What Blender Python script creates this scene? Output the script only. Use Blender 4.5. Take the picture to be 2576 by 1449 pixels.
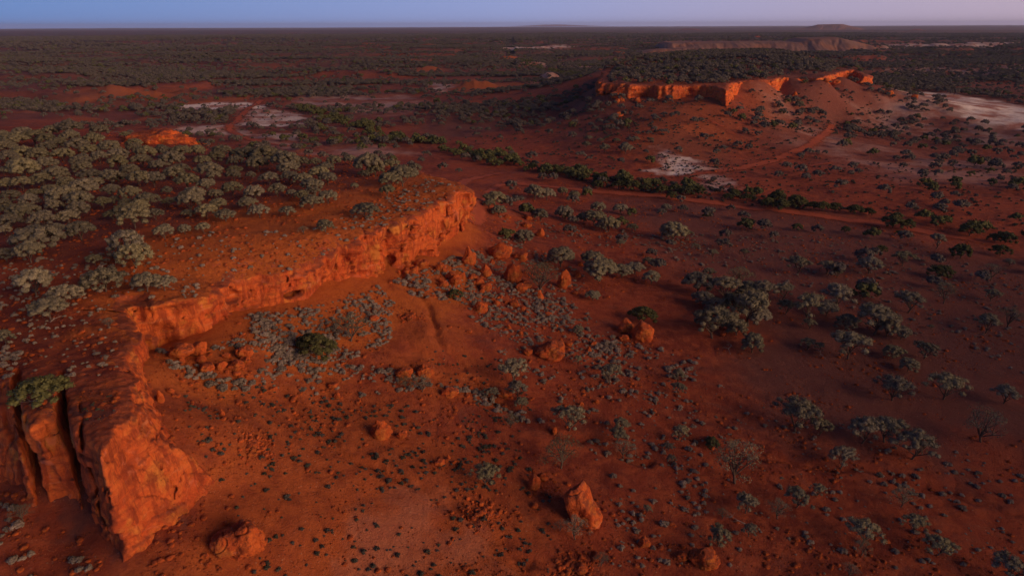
import bpy, math, random
import numpy as np
R = math.radians
rng = np.random.default_rng(7); random.seed(7)
sc = bpy.context.scene
for o in list(bpy.data.objects): bpy.data.objects.remove(o)
COL = sc.collection

# ---------------------------------------------------------------- camera
F = 1740.0; CX = 1288.0; CY = 724.5; PITCH = R(20.75); ROLL = R(-0.2); CAMH = 42.0
cd = bpy.data.cameras.new('camera'); cam = bpy.data.objects.new('camera', cd); COL.objects.link(cam)
cd.sensor_width = 36; cd.lens = 36 * F / 2576; cd.clip_start = 1; cd.clip_end = 90000
cam.location = (0, 0, CAMH); cam.rotation_euler = (R(90) - PITCH, 0, 0)
from mathutils import Matrix
cam.rotation_euler = (Matrix.Rotation(R(90) - PITCH, 3, 'X') @ Matrix.Rotation(ROLL, 3, 'Z')).to_euler()
sc.camera = cam

# ---------------------------------------------------------------- light
SUN_AZ = R(120)      # clockwise from +Y (the view direction): low on the right, a little behind
SUN_EL = R(9)
w = bpy.data.worlds.new('World'); sc.world = w; w.use_nodes = True
nt = w.node_tree; nt.nodes.clear()
out = nt.nodes.new('ShaderNodeOutputWorld'); bg = nt.nodes.new('ShaderNodeBackground')
sky = nt.nodes.new('ShaderNodeTexSky'); sky.sky_type = 'NISHITA'; sky.sun_disc = False
sky.sun_elevation = R(3.0); sky.sun_rotation = SUN_AZ; sky.altitude = 400; sky.air_density = 1.0; sky.dust_density = 1.2; sky.ozone_density = 3.0
# the dusk sky: cool mauve towards the afterglow, clear blue away from it
tc = nt.nodes.new('ShaderNodeTexCoord'); sep = nt.nodes.new('ShaderNodeSeparateXYZ'); nt.links.new(tc.outputs['Generated'], sep.inputs[0])
rmp = nt.nodes.new('ShaderNodeValToRGB'); mp = nt.nodes.new('ShaderNodeMapRange')
mp.inputs['From Min'].default_value = -0.75; mp.inputs['From Max'].default_value = 0.75
nt.links.new(sep.outputs['X'], mp.inputs['Value']); nt.links.new(mp.outputs[0], rmp.inputs[0])
e = rmp.color_ramp.elements
e[0].position = 0.08; e[0].color = (0.125, 0.28, 0.66, 1); e[1].position = 0.92; e[1].color = (0.60, 0.46, 0.58, 1)
m_ = e.new(0.5); m_.color = (0.33, 0.40, 0.74, 1)
zr = nt.nodes.new('ShaderNodeValToRGB'); nt.links.new(sep.outputs['Z'], zr.inputs[0])
e = zr.color_ramp.elements
e[0].position = 0.0; e[0].color = (1, 1, 1, 1); e[1].position = 0.9; e[1].color = (0.09, 0.085, 0.12, 1)
m_ = e.new(0.10); m_.color = (.70, .74, .84, 1)
m_ = e.new(0.35); m_.color = (.22, .20, .235, 1)
mul = nt.nodes.new('ShaderNodeMix'); mul.data_type = 'RGBA'; mul.blend_type = 'MULTIPLY'; mul.inputs[0].default_value = 1
nt.links.new(rmp.outputs[0], mul.inputs[6]); nt.links.new(zr.outputs[0], mul.inputs[7])
scl = nt.nodes.new('ShaderNodeVectorMath'); scl.operation = 'SCALE'; scl.inputs['Scale'].default_value = 0.035
nt.links.new(sky.outputs[0], scl.inputs[0])
add = nt.nodes.new('ShaderNodeVectorMath'); add.operation = 'ADD'
nt.links.new(mul.outputs[2], add.inputs[0]); nt.links.new(scl.outputs[0], add.inputs[1])
nt.links.new(add.outputs[0], bg.inputs['Color']); bg.inputs['Strength'].default_value = 0.9
nt.links.new(bg.outputs[0], out.inputs['Surface'])

ld = bpy.data.lights.new('sun', 'SUN'); sun = bpy.data.objects.new('sun', ld); COL.objects.link(sun)
ld.energy = 4.4; ld.angle = R(48); ld.color = (1.0, 0.67, 0.38)
sd = (math.sin(SUN_AZ) * math.cos(SUN_EL), math.cos(SUN_AZ) * math.cos(SUN_EL), math.sin(SUN_EL))
from mathutils import Vector
sun.rotation_euler = Vector(sd).to_track_quat('Z', 'Y').to_euler()
vs = sc.view_settings; vs.view_transform = 'Standard'; vs.look = 'None'; vs.gamma = 1; vs.exposure = 0; vs.use_curve_mapping = False
sc.render.engine = 'CYCLES'; sc.cycles.max_bounces = 5; sc.cycles.diffuse_bounces = 3; sc.cycles.volume_bounces = 0
sc.cycles.transparent_max_bounces = 6; sc.cycles.use_denoising = True

# ---------------------------------------------------------------- photo pixel (2576 wide) -> world
def ray(px, py):
    px = np.asarray(px, float); py = np.asarray(py, float)
    x = (px - CX) / F; y = -(py - CY) / F
    c, s = math.cos(ROLL), math.sin(ROLL); x, y = c * x - s * y, s * x + c * y
    cp, sp = math.cos(PITCH), math.sin(PITCH)
    return np.stack([x, cp + sp * y, -sp + cp * y], -1)
def at(px, py, z):
    d = ray(px, py); t = (z - CAMH) / d[..., 2]
    return np.stack([d[..., 0] * t, d[..., 1] * t, CAMH + d[..., 2] * t], -1)
def proj(x, y, z):
    cp, sp = math.cos(PITCH), math.sin(PITCH); zz = z - CAMH
    dep = y * cp - zz * sp; up = y * sp + zz * cp
    a = x / dep; b = up / dep; c, s = math.cos(-ROLL), math.sin(-ROLL)
    a, b = c * a - s * b, s * a + c * b
    return CX + a * F, CY - b * F, dep

# ---------------------------------------------------------------- noise
_perm = np.random.default_rng(11).permutation(256); _perm = np.concatenate([_perm, _perm, _perm])
_val = np.random.default_rng(12).uniform(-1, 1, 256)
def vnoise(x, y, z=0.0):
    x, y, z = np.broadcast_arrays(np.asarray(x, float), np.asarray(y, float), np.asarray(z, float))
    xi = np.floor(x).astype(np.int64); yi = np.floor(y).astype(np.int64); zi = np.floor(z).astype(np.int64)
    fx, fy, fz = x - xi, y - yi, z - zi
    u, v, s = (f * f * f * (f * (f * 6 - 15) + 10) for f in (fx, fy, fz))
    def h(a, b, c): return _val[_perm[_perm[_perm[(xi + a) & 255] + ((yi + b) & 255)] + ((zi + c) & 255)]]
    def l(a, b, t): return a + (b - a) * t
    r0 = l(l(h(0, 0, 0), h(1, 0, 0), u), l(h(0, 1, 0), h(1, 1, 0), u), v)
    if not np.any(fz): return r0
    r1 = l(l(h(0, 0, 1), h(1, 0, 1), u), l(h(0, 1, 1), h(1, 1, 1), u), v)
    return l(r0, r1, s)
def fbm(x, y, z=0.0, oct=4, gain=0.5):
    t = 0; a = 1; n = 0
    for i in range(oct):
        f = 2.03 ** i; t = t + a * vnoise(x * f + 13.7 * i, y * f - 7.1 * i, z * f + 3.3 * i); n += a; a *= gain
    return t / n
def sstep(a, b, x):
    t = np.clip((x - a) / (b - a), 0, 1); return t * t * (3 - 2 * t)
def sdist(poly, x, y):      # signed distance, positive inside
    x = np.asarray(x, float); y = np.asarray(y, float)
    dmin = np.full(x.shape, 1e18); ins = np.zeros(x.shape, bool); n = len(poly)
    for i in range(n):
        ax, ay = poly[i][:2]; bx, by = poly[(i + 1) % n][:2]
        ex, ey = bx - ax, by - ay; L = ex * ex + ey * ey + 1e-12
        t = np.clip(((x - ax) * ex + (y - ay) * ey) / L, 0, 1)
        d = (x - ax - t * ex) ** 2 + (y - ay - t * ey) ** 2; dmin = np.minimum(dmin, d)
        if ay != by:
            c = ((ay > y) != (by > y)) & (x < (bx - ax) * (y - ay) / (by - ay) + ax); ins ^= c
    d = np.sqrt(dmin); return np.where(ins, d, -d)

# ---------------------------------------------------------------- lie of the land
# cliff stations: rim pixel, rim height, base pixel, base height
CLIFF_A = [
 (-420,860,17,-400,1040,10),(-250,900,17,-200,1130,10),(-100,940,17,-80,1180,9.8),(0,962,17,0,1196,9.9),(28,972,17,40,1212,9.9),
 (41,1000,17,60,1216,10),(46,950,17,62,1200,10.6),(54,1005,17,68,1216,10.2),
 (60,1045,17,70,1240,10),(70,1080,17,84,1262,9.7),(100,1068,17,110,1246,10),(130,1042,17,135,1240,10),(146,1019,17,150,1240,9.9),
 (158,1030,17,160,1236,10),(163,968,17,168,1236,10.2),(171,1015,17,176,1244,9.8),(180,1062,17,190,1254,9.6),(194,1090,17,215,1274,9.4),
 (222,1098,17,250,1300,9.3),(238,1118,17,278,1345,9.1),
 (249,1144,17,303,1393,8.9),(268,1108,17,350,1366,9.1),(292,1082,17,399,1322,9.4),(312,1058,17,440,1288,9.9),(320,1040,17,480,1255,9.7),(324,1025,17,545,1208,9.7),(327,1010,17,530,1185,10.4),(329,992,17,450,1135,12.0),(331,975,17,428,1108,12.8),(332,945,17,405,1050,13.7),(312,915,17,385,1000,14.2),(300,900,17,366,965,14.6),
 (330,872,17,362,925,15.2),(345,850,17,364,898,15),(334,825,17,368,880,14),(313,800,17,378,870,13),(309,775,17,388,866,12.6),
 (314,752,17.2,400,862,12.4),(345,745,17.3,420,856,12.5),(378,770,17,440,849,12.9),(440,762,17,470,838,13.2),(500,757,17,505,820,13.6),
 (525,748,16.6,528,812,13.3),(548,735,16.2,545,800,13.3),(575,720,15.9,572,782,13),(600,710,15.7,600,777,12.8),(650,705,15.6,650,768,12.7),
 (700,698,15.6,697,759,12.7),(740,688,15.6,735,748,12.6),(775,672,15.7,770,737,12.4),(806,660,15.8,800,722,12.2),(840,642,16,838,708,12.1),
 (880,622,16.4,878,697,11.9),(905,612,16.7,910,692,11.6),(922,588,17,945,690,11.2),(945,582,17,965,684,11),(992,565,17,985,672,10.8),
 (1039,549,17,1040,662,10.2),(1060,538,17,1050,650,10.3),(1085,525,17,1085,645,9.7),(1108,509,17,1110,634,9.2),(1128,506,17,1113,605,10),
 (1148,499,17,1148,590,9.8),(1170,485,17,1168,572,9.5),(1186,487,16.6,1180,552,10),(1197,500,16,1190,530,11),(1196,478,16.6,1210,500,8),(1165,462,17,1195,470,6),(1110,446,17,1150,448,3),(1060,432,17,1080,425,2)]
BACK_A = [(1020,424),(940,404),(860,396),(700,384),(600,376),(480,350),(300,322),(150,312),(0,314),(-300,330),(-700,420),(-700,700)]
CLIFF_B = [
 (1530,176,15,None,1,14.5),(1512,190,16,None,1,14.0),(1505,203,17,None,1,13.5),(1510,211,17,None,1,12.0),(1524,211,17,None,1,11.6),(1540,212,17,None,1,11.6),(1560,214,17,None,1.5,11.6),(1585,215,17,None,1,11.6),(1610,214,17,None,1,11.6),
 (1636,213,17,None,1,11.6),(1650,216,17,None,1,11.6),(1668,217,17,None,2,11.6),(1700,217,17,None,1,11.6),(1730,214,17,None,1,11.6),(1765,214,17,None,1,11.6),(1790,216,17,None,1,11.6),(1812,222,17,None,1,11.6),
 (1828,226,17,None,1,11.6),(1836,219,17,None,1,11.6),(1845,211,17,None,1,13),(1862,206,16.5,None,1,16.4),(1885,204,17,None,1,16.2),(1920,202,17,None,1,15.6),(1952,200,17,None,1,15.8),
 (1966,196,17,None,1,15),(1980,196,17,None,1,15.2),(1992,197,16.6,None,1,16.3),(2030,195,16.6,None,1,16.3),(2060,196,17,None,1,16),(2085,191,17,None,1,15.2),(2105,186,17,None,1,12.8),(2128,179,17,None,1,11),(2150,176,17,None,1,10.5),(2160,181,17,None,1,10.5),
 (2172,190,16,None,1,10.5),(2188,194,15,None,1,10.5),(2194,190,15,None,1,10),(2180,172,16,None,1,8),(2120,158,17,None,1,4)]
BACK_B = [(2060,140),(1980,129),(1900,125),(1800,127),(1720,131),(1640,138),(1560,146),(1490,155)]

def stations(S):
    if S is CLIFF_B:
        r = np.array([at(a, b, z) for a, b, z, *_ in S]); t = np.gradient(r[:, :2], axis=0); t /= np.linalg.norm(t, axis=1)[:, None]; o_ = np.array([q[4] for q in S])
        return r, np.stack([r[:, 0] + t[:, 1] * o_, r[:, 1] - t[:, 0] * o_, [q[5] for q in S]], -1)
    rim = np.array([at(a, b, z) for a, b, z, *_ in S]); base = np.array([at(a, b, z) for *_, a, b, z in S]); return rim, base
rimA, baseA = stations(CLIFF_A); rimB, baseB = stations(CLIFF_B)
polyA = np.vstack([rimA[:, :2]] + [at(a, b, 17.0)[None, :2] for a, b in BACK_A])
backB = [at(a, b, 20.0)[None, :2] for a, b in BACK_B]
polyB = np.vstack([rimB[:, :2]] + backB)

def fit(pts, c):
    P = np.array(pts, float); X = P[:, :2]; n = len(P)
    D = np.sqrt(((X[:, None] - X[None]) ** 2).sum(-1) + c * c)
    A = np.zeros((n + 1, n + 1)); A[:n, :n] = -D + np.eye(n) * 0.02; A[:n, n] = 1; A[n, :n] = 1
    w_ = np.linalg.solve(A, np.concatenate([P[:, 2], [0]])); return X, w_, c
def ev(m, x, y):
    X, w_, c = m; x = np.asarray(x, float); y = np.asarray(y, float); o = np.full(x.shape, w_[-1])
    for i in range(len(X)): o -= w_[i] * np.sqrt((x - X[i, 0]) ** 2 + (y - X[i, 1]) ** 2 + c * c)
    return o
def P3(l): return [tuple(at(a, b, z)) for a, b, z in l]
G = [(p[0], p[1], p[2] - .35) for p in baseA[::2][:-1]] + [tuple(p) for p in baseB[::2]]
G += P3([(-300,1449,7),(0,1449,7.6),(150,1330,8.6),(300,1449,7.9),(450,1400,8.4),(600,1449,6.6),(700,1330,7.2),(560,1230,9.3),(1000,1449,3.6),(1400,1449,1.6),(1800,1449,0.2),(2200,1449,-.8),(2700,1449,-2.2),
 (-500,1449,6),(-600,1200,8),(640,1150,9.6),(700,1200,8.3),(850,1250,6.4),(960,1100,6.1),(1300,1100,3.2),(1150,1280,4),(1700,1100,1.0),(2200,1100,-.6),(2700,1100,-1.6),
 (450,950,13.5),(500,1020,12.2),(600,1050,11),(520,900,13),(620,930,11.8),(700,1000,9.6),(850,1000,7.7),(1000,950,7.0),(1100,860,7.6),(1180,920,5.4),(1300,900,4.6),(1500,900,2.6),(1600,850,2.2),(2000,850,.2),(2300,850,-.6),(2700,850,-1.4),
 (640,830,12.2),(740,800,11.6),(800,870,9.8),(900,800,9.9),(1000,800,8.9),(1100,740,8.6),(1200,750,6.6),(1300,800,5),(1400,700,4),(1500,760,2.8),(1620,680,1.6),
 (1150,660,8.4),(1240,640,6.6),(1230,580,6.5),(1300,560,4.2),(1420,560,1.8),(1260,520,3.4),(1230,480,2.2),(1400,500,.2),(1700,560,0),(2100,650,-.6),(2500,650,-1.4),(1300,450,-.6),(1700,480,-1.2),(2200,560,-1.4),(2700,620,-2)])
G += P3([(1600,330,4.2),(1700,320,5.4),(1760,340,3.2),(1830,330,3.6),(1700,400,0),(1560,400,-.3),(1900,400,-1.6),(1930,300,3),(1860,270,7.5),(1400,300,0),(1450,260,3),(1400,380,-1.2),(2100,300,-1.2),(2020,250,6),(2100,235,6.5),
 (2250,232,3),(2300,248,0),(2200,290,-1.4),(2400,300,-1.8),(2000,450,-1.6),(1380,220,1),(1300,260,-1.2),(2330,200,-2),(1560,290,6.4),(1950,240,9),
 (800,340,-1.2),(1000,380,-1.2),(1100,300,-1.4),(600,290,-1.6),(300,270,-1.6),(0,260,-1.6),(900,220,-1.6),(1200,200,-1.8),(-300,290,-1.6),(1100,420,-.6),(700,372,-1),(400,310,-1.6),(2700,300,-1.8),(2700,450,-1.6)])
for rr in (900, 1500, 2600):
    for a_ in np.arange(-65, 66, 13): G.append((rr * math.sin(R(a_)), rr * math.cos(R(a_)), -2.0))
for a_ in np.arange(100, 261, 40): G.append((60 * math.sin(R(a_)), 60 * math.cos(R(a_)), -1.0))
mG = fit(G, 5.0)
PA = [tuple(p) for p in rimA] + P3([(450,700,17.0),(420,640,18),(560,660,17.3),(600,600,18.2),(700,640,17),(700,570,18.2),(820,600,17.5),(850,530,18),(980,520,17.6),(300,680,17.8),(200,800,17.2),(150,900,17),(220,980,17),(100,950,17),(250,600,18),(100,700,17.4),(-100,800,17),
   (400,520,18.2),(100,520,17.6),(650,480,18.4),(900,460,18),(1030,470,17.5),(300,430,17.8),(700,420,17.5),(50,400,17.2),(500,390,17.2),(0,330,17),(250,340,17),(-300,400,17),(-400,700,17)])
mA = fit(PA, 2.5)
PB = [tuple(p) for p in rimB] + [(b[0, 0], b[0, 1], 19.5) for b in backB] + P3([(1600,190,17.3),(1750,195,17.5),(1850,190,17.8),(1700,170,18.2),(1950,180,18),(2050,180,18),(1800,150,20),(1900,145,21.5),(2000,155,20)])
mB = fit(PB, 6)

def plateau(which, x, y):
    if which == 'A':
        return ev(mA, x, y) + fbm(x / 9, y / 9, oct=3) * .28 + fbm(x / 1.8, y / 1.8, 5, oct=4, gain=.6) * .14
    return ev(mB, x, y) + fbm(x / 22, y / 22, oct=3) * .9 + fbm(x / 5, y / 5, oct=3) * .3
def ground(x, y):
    r = np.hypot(x, y)
    far = sstep(1200, 2400, r)
    z = np.where(far < 1, ev(mG, x, y), 0) * (1 - far) - 2 * far
    amp = .10 + .5 * sstep(150, 500, r)
    z = z + fbm(x / 14, y / 14, oct=3) * (.28 + amp) + fbm(x / 2.6, y / 2.6, 9, oct=5, gain=.62) * .18
    gul = 1 - np.abs(fbm(x / 11 + .4 * fbm(x / 6, y / 6), y / 17, 3, oct=2)) * 3.2     # erosion rills
    z = z - .10 * np.clip(gul, 0, 1) ** 3 * (1 - sstep(150, 400, r))
    z = z + fbm(x / 400, y / 400, 2, oct=3) * 3.0 * sstep(700, 1600, r) + fbm(x / 4200 + 5, y / 2600, 7, oct=3) * 16 * sstep(4500, 12000, r)
    q = r < 130
    if q.any():
        xq, yq = x[q] + 2.2 * fbm(x[q] / 6, y[q] / 6, 50, oct=4), y[q] + 2.2 * fbm(x[q] / 6, y[q] / 6, 60, oct=4); dz = 0
        for L in CHAN:
            d = np.full(xq.shape, 1e9)
            for a, b in zip(L[:-1], L[1:]):
                e = b - a; t = np.clip(((xq - a[0]) * e[0] + (yq - a[1]) * e[1]) / (e @ e), 0, 1); d = np.minimum(d, np.hypot(xq - a[0] - t * e[0], yq - a[1] - t * e[1]))
            dz = dz - .34 * np.exp(-(d / .55) ** 2) + .10 * np.exp(-((d - 1.5) / .8) ** 2)
        z[q] += dz
    q = (r > 300) & (r < 2600) & ((x < 5) | (r > 560))
    if q.any(): z[q] += 2.6 * RIDGE(x[q], y[q]) * sstep(300, 420, r[q]) * np.where(x[q] < 5, sstep(5, -30, x[q]), sstep(560, 700, r[q])) * (1 + r[q] / 1200)
    # knolls and low breakaways of the middle distance
    for (kx, ky, kz, rad, hh, ex) in KNOLLS:
        d = np.hypot((x - kx) / ex, y - ky) / rad
        z = z + np.where(d < 1.6, hh * np.exp(-(d * 1.35) ** 4) * (1 + .35 * fbm(x / (rad * .35), y / (rad * .35), kx, oct=3)), 0)
    return z
KNOLLS = []
RIDGE = lambda x, y: sstep(.10, .30, fbm(x / 150 + 3, y / 70, 77, oct=4))
CHAN = [[at(a, b, zc)[:2] for a, b in l] for l, zc in (([(1060,955),(1110,968),(1200,990),(1290,1045),(1400,1068),(1520,1066),(1600,1090)], 4), ([(1640,1080),(1700,1112),(1790,1150),(2000,1165),(2140,1180),(2300,1206),(2576,1240)], 0), ([(1010,720),(1050,790),(1090,850),(1180,900)], 7), ([(700,1010),(760,1100),(900,1180),(1150,1240),(1300,1300)], 6))]
for (a, b, wpx, hh, ex) in [(743,150,52,6.5,1),(1281,152,56,6,1),(1556,148,44,5,1),(1625,150,30,3.5,1),(930,124,50,5,2),(1080,126,50,5,1.6),(733,84,26,9,2),(820,78,40,9,2),(1075,176,50,4,2.2),(965,182,60,3,2),(1200,222,80,5,1.6),(1380,208,56,5.5,1.3),
                            (330,243,140,3.4,3),(470,236,60,2.6,2),(200,258,90,2.5,2.5),(1160,165,60,4,2),(1420,77,40,14,1.5),(1735,77,60,18,1.3),(2310,78,40,16,1.4),(1520,190,44,5,1.2),(850,212,30,3,1.5)]:
    p = at(a, b, -1.8); dep = proj(*p)[2]
    KNOLLS.append((p[0], p[1], 0, wpx / F * dep * .6 / ex ** .5, hh, ex))
def height(x, y):
    x = np.asarray(x, float); y = np.asarray(y, float); sh = x.shape; x = x.ravel(); y = y.ravel()
    z = ground(x, y)
    for which, poly in (('A', polyA), ('B', polyB)):
        lo = poly.min(0) - 2; hi = poly.max(0) + 2
        m = (x > lo[0]) & (x < hi[0]) & (y > lo[1]) & (y < hi[1]); idx = np.nonzero(m)[0]
        if len(idx) == 0: continue
        d = sdist(poly, x[idx], y[idx])
        a, b = (2.6, 4.2) if which == 'A' else (4.0, 6.5)
        k = sstep(a, b, d); q = k > 0; i2 = idx[q]
        if len(i2): z[i2] = z[i2] * (1 - k[q]) + plateau(which, x[i2], y[i2]) * k[q]
    return z.reshape(sh)

# ---------------------------------------------------------------- terrain sheet (fan grid: fine near, coarse far)
TH0, TH1, NT = R(-54), R(60), 1120
rl = [9.0]
while rl[-1] < 26000:
    r_ = rl[-1]; k = .0058 if r_ < 520 else (.010 if r_ < 1600 else .02)
    rl.append(r_ * (1 + k))
RL = np.array(rl); LR = np.log(RL); NR = len(RL)
th = np.linspace(TH0, TH1, NT)
TT, RR = np.meshgrid(th, RL)
GX = RR * np.sin(TT); GY = RR * np.cos(TT)
GZ = height(GX, GY)
def gz(x, y, GZ=None):       # height of the finished sheet at x, y
    GZ = globals()['GZ'] if GZ is None else GZ; x = np.asarray(x, float); y = np.asarray(y, float)
    t = np.clip((np.arctan2(x, y) - TH0) / (TH1 - TH0) * (NT - 1), 0, NT - 1.001)
    r = np.clip(np.interp(np.log(np.maximum(np.hypot(x, y), 9.01)), LR, np.arange(NR)), 0, NR - 1.001)
    i = r.astype(int); j = t.astype(int); fr = r - i; ft = t - j
    return (GZ[i, j] * (1 - fr) * (1 - ft) + GZ[i + 1, j] * fr * (1 - ft) + GZ[i, j + 1] * (1 - fr) * ft + GZ[i + 1, j + 1] * fr * ft)
GZ2 = GZ.copy(); _d = np.full(GZ.shape, -9.0); _m = (GX > polyA[:, 0].min()) & (GX < polyA[:, 0].max()) & (GY > polyA[:, 1].min()) & (GY < polyA[:, 1].max())
_d[_m] = sdist(polyA, GX[_m], GY[_m]); _m = (_d > .3) & (_d < 6); GZ2[_m] = plateau('A', GX[_m], GY[_m]) + .06
_ts = np.exp(np.linspace(math.log(18), math.log(9000), 3200))
def hit(px, py):
    d = ray(px, py); t = _ts / math.hypot(d[0], d[1]); X = d[0] * t; Y = d[1] * t; Z = CAMH + d[2] * t
    b = np.nonzero(Z < gz(X, Y, GZ2))[0]
    k = b[0] if len(b) else len(t) - 1
    return np.array([X[k], Y[k], float(gz(X[k], Y[k], GZ2))])

def mesh_np(name, V, faces, mat=None, smooth=True):      # faces: (n,4) or (n,3) array
    me = bpy.data.meshes.new(name); V = np.asarray(V, np.float32); faces = np.asarray(faces, np.int32)
    me.vertices.add(len(V)); me.vertices.foreach_set('co', V.ravel())
    n, k = faces.shape; me.loops.add(n * k); me.loops.foreach_set('vertex_index', faces.ravel())
    me.polygons.add(n); me.polygons.foreach_set('loop_start', np.arange(0, n * k, k, dtype=np.int32))
    me.polygons.foreach_set('loop_total', np.full(n, k, np.int32))
    me.update(calc_edges=True); me.validate()
    if smooth: me.polygons.foreach_set('use_smooth', np.ones(len(me.polygons), bool))
    if mat: me.materials.append(mat)
    return me
def link(name, me, parent=None):
    o = bpy.data.objects.new(name, me); COL.objects.link(o)
    if parent: o.parent = parent
    return o
def tag(o, label=None, cat=None, group=None, kind=None):
    if label: o['label'] = label
    if cat: o['category'] = cat
    if group: o['group'] = group
    if kind: o['kind'] = kind
    return o
def gridfaces(nr, nc):
    i = np.arange(nr - 1)[:, None] * nc + np.arange(nc - 1)[None]
    return np.stack([i, i + 1, i + nc + 1, i + nc], -1).reshape(-1, 4)

# ---------------------------------------------------------------- materials
class NB:
    def __init__(s, name):
        s.m = bpy.data.materials.new(name); s.m.use_nodes = True; s.t = s.m.node_tree; s.t.nodes.clear()
        s.o = s.n('ShaderNodeOutputMaterial'); s.b = s.n('ShaderNodeBsdfPrincipled'); s.t.links.new(s.b.outputs[0], s.o.inputs[0])
        s.b.inputs['Specular IOR Level'].default_value = .12; s.b.inputs['Roughness'].default_value = .95
        s.c = s.n('ShaderNodeTexCoord').outputs['Object']
    def n(s, k): return s.t.nodes.new(k)
    def l(s, a, b): s.t.links.new(a, b)
    def noise(s, scale, det=5, rough=.6, vec=None, dist=0):
        q = s.n('ShaderNodeTexNoise'); q.inputs['Scale'].default_value = scale; q.inputs['Detail'].default_value = det
        q.inputs['Roughness'].default_value = rough; q.inputs['Distortion'].default_value = dist; s.l(vec or s.c, q.inputs['Vector']); return q.outputs['Fac']
    def vor(s, scale, vec=None, feat='F1'):
        q = s.n('ShaderNodeTexVoronoi'); q.feature = feat; q.inputs['Scale'].default_value = scale; s.l(vec or s.c, q.inputs['Vector']); return q.outputs['Distance']
    def scale(s, v, vec=None):
        q = s.n('ShaderNodeMapping'); q.inputs['Scale'].default_value = v; s.l(vec or s.c, q.inputs['Vector']); return q.outputs[0]
    def rng(s, a, lo, hi, t0=0, t1=1):
        q = s.n('ShaderNodeMapRange'); q.interpolation_type = 'SMOOTHSTEP'
        for k, v in (('From Min', lo), ('From Max', hi), ('To Min', t0), ('To Max', t1)): q.inputs[k].default_value = v
        s.l(a, q.inputs['Value']); return q.outputs[0]
    def math(s, op, a, b):
        q = s.n('ShaderNodeMath'); q.operation = op
        for i, v in enumerate((a, b)):
            if isinstance(v, (int, float)): q.inputs[i].default_value = v
            else: s.l(v, q.inputs[i])
        return q.outputs[0]
    def mix(s, f, a, b, mode='MIX'):
        q = s.n('ShaderNodeMix'); q.data_type = 'RGBA'; q.blend_type = mode
        for i, v in ((0, f), (6, a), (7, b)):
            if isinstance(v, (int, float)): q.inputs[i].default_value = v
            elif isinstance(v, tuple): q.inputs[i].default_value = (*v, 1)
            else: s.l(v, q.inputs[i])
        return q.outputs[2]
    def bump(s, h, dist, strength=1, prev=None):
        q = s.n('ShaderNodeBump'); q.inputs['Distance'].default_value = dist; q.inputs['Strength'].default_value = strength
        s.l(h, q.inputs['Height'])
        if prev: s.l(prev, q.inputs['Normal'])
        return q.outputs[0]
    def fin(s, col, nrm=None):
        s.l(col, s.b.inputs['Base Color'])
        if nrm: s.l(nrm, s.b.inputs['Normal'])
        return s.m

RED = (.33, .060, .027); DEEP = (.19, .034, .020); ORNG = (.52, .125, .028); PINK = (.42, .16, .12); PALE = (.86, .70, .66); PURP = (.14, .056, .050)
def mat_soil():
    s = NB('red_soil')
    at_ = s.n('ShaderNodeAttribute'); at_.attribute_name = 'zone'; sp = s.n('ShaderNodeSeparateColor'); s.l(at_.outputs['Color'], sp.inputs[0])
    sc_ = s.n('ShaderNodeAttribute'); sc_.attribute_name = 'scrub'
    n1 = s.noise(.05, 6, .65); n2 = s.noise(.6, 7, .7); n3 = s.noise(6, 5, .7); n4 = s.noise(.16, 5, .6, dist=1.5)
    c = s.mix(s.rng(n1, .35, .65), RED, DEEP)
    c = s.mix(s.math('MULTIPLY', s.rng(n2, .42, .62), .75), c, (.43, .092, .037))
    c = s.mix(s.math('MULTIPLY', s.rng(s.noise(2.4, 6, .8), .52, .66), .65), c, (.13, .028, .018))
    c = s.mix(s.math('MULTIPLY', s.rng(n4, .5, .72), .4), c, PURP)
    # orange crust
    c = s.mix(s.math('MULTIPLY', sp.outputs[1], s.rng(n2, .25, .55, .45, 1)), c, ORNG)
    c = s.mix(s.math('MULTIPLY', s.math('MULTIPLY', sp.outputs[1], s.rng(n3, .5, .68)), .5), c, (.24, .04, .018))
    # dark stony ground, and the painted shade of the right plain
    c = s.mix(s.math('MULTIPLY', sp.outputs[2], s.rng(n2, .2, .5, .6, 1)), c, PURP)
    # pale clay
    pf = s.math('MULTIPLY', sp.outputs[0], s.rng(n2, .3, .62, .75, 1)); c = s.mix(pf, c, s.mix(s.rng(n1, .4, .6), PALE, PINK))
    # pebbles
    v = s.vor(2.2); vc = s.n('ShaderNodeTexVoronoi'); vc.inputs['Scale'].default_value = 2.2; s.l(s.c, vc.inputs['Vector'])
    peb = s.math('MULTIPLY', s.rng(v, .12, .2, 1, 0), s.rng(s.noise(.3, 3), .45, .6))
    c = s.mix(s.math('MULTIPLY', peb, .8), c, s.mix(s.rng(s.noise(1.3, 2), .4, .6), (.10, .03, .02), (.5, .2, .12)))
    v5 = s.vor(6.5); peb5 = s.math('MULTIPLY', s.rng(v5, .14, .24, 1, 0), s.rng(s.noise(.5, 4), .42, .6)); c = s.mix(s.math('MULTIPLY', peb5, .75), c, s.mix(s.rng(s.noise(2.3, 2), .42, .58), (.08, .025, .018), (.52, .22, .12)))
    # low scrub seen only as a cover far away
    sn = s.noise(.035, 8, .75, s.scale((1, 1, 1))); sn2 = s.noise(.008, 5, .6, s.scale((.45, 1.0, 1)))
    cov = s.math('MULTIPLY', sc_.outputs['Fac'], s.rng(s.math('ADD', s.math('MULTIPLY', sn, .6), s.math('MULTIPLY', sn2, .5)), .44, .60))
    c = s.mix(cov, c, s.mix(s.rng(s.noise(.1, 4), .35, .65), (.062, .048, .046), (.100, .078, .072)))
    b = s.bump(s.noise(1.6, 8, .78), .45, 1); b = s.bump(s.noise(9, 5, .7), .05, .9, b); b = s.bump(s.rng(v, .1, .25, 1, 0), .08, .5, b)
    return s.fin(c, b)
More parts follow.
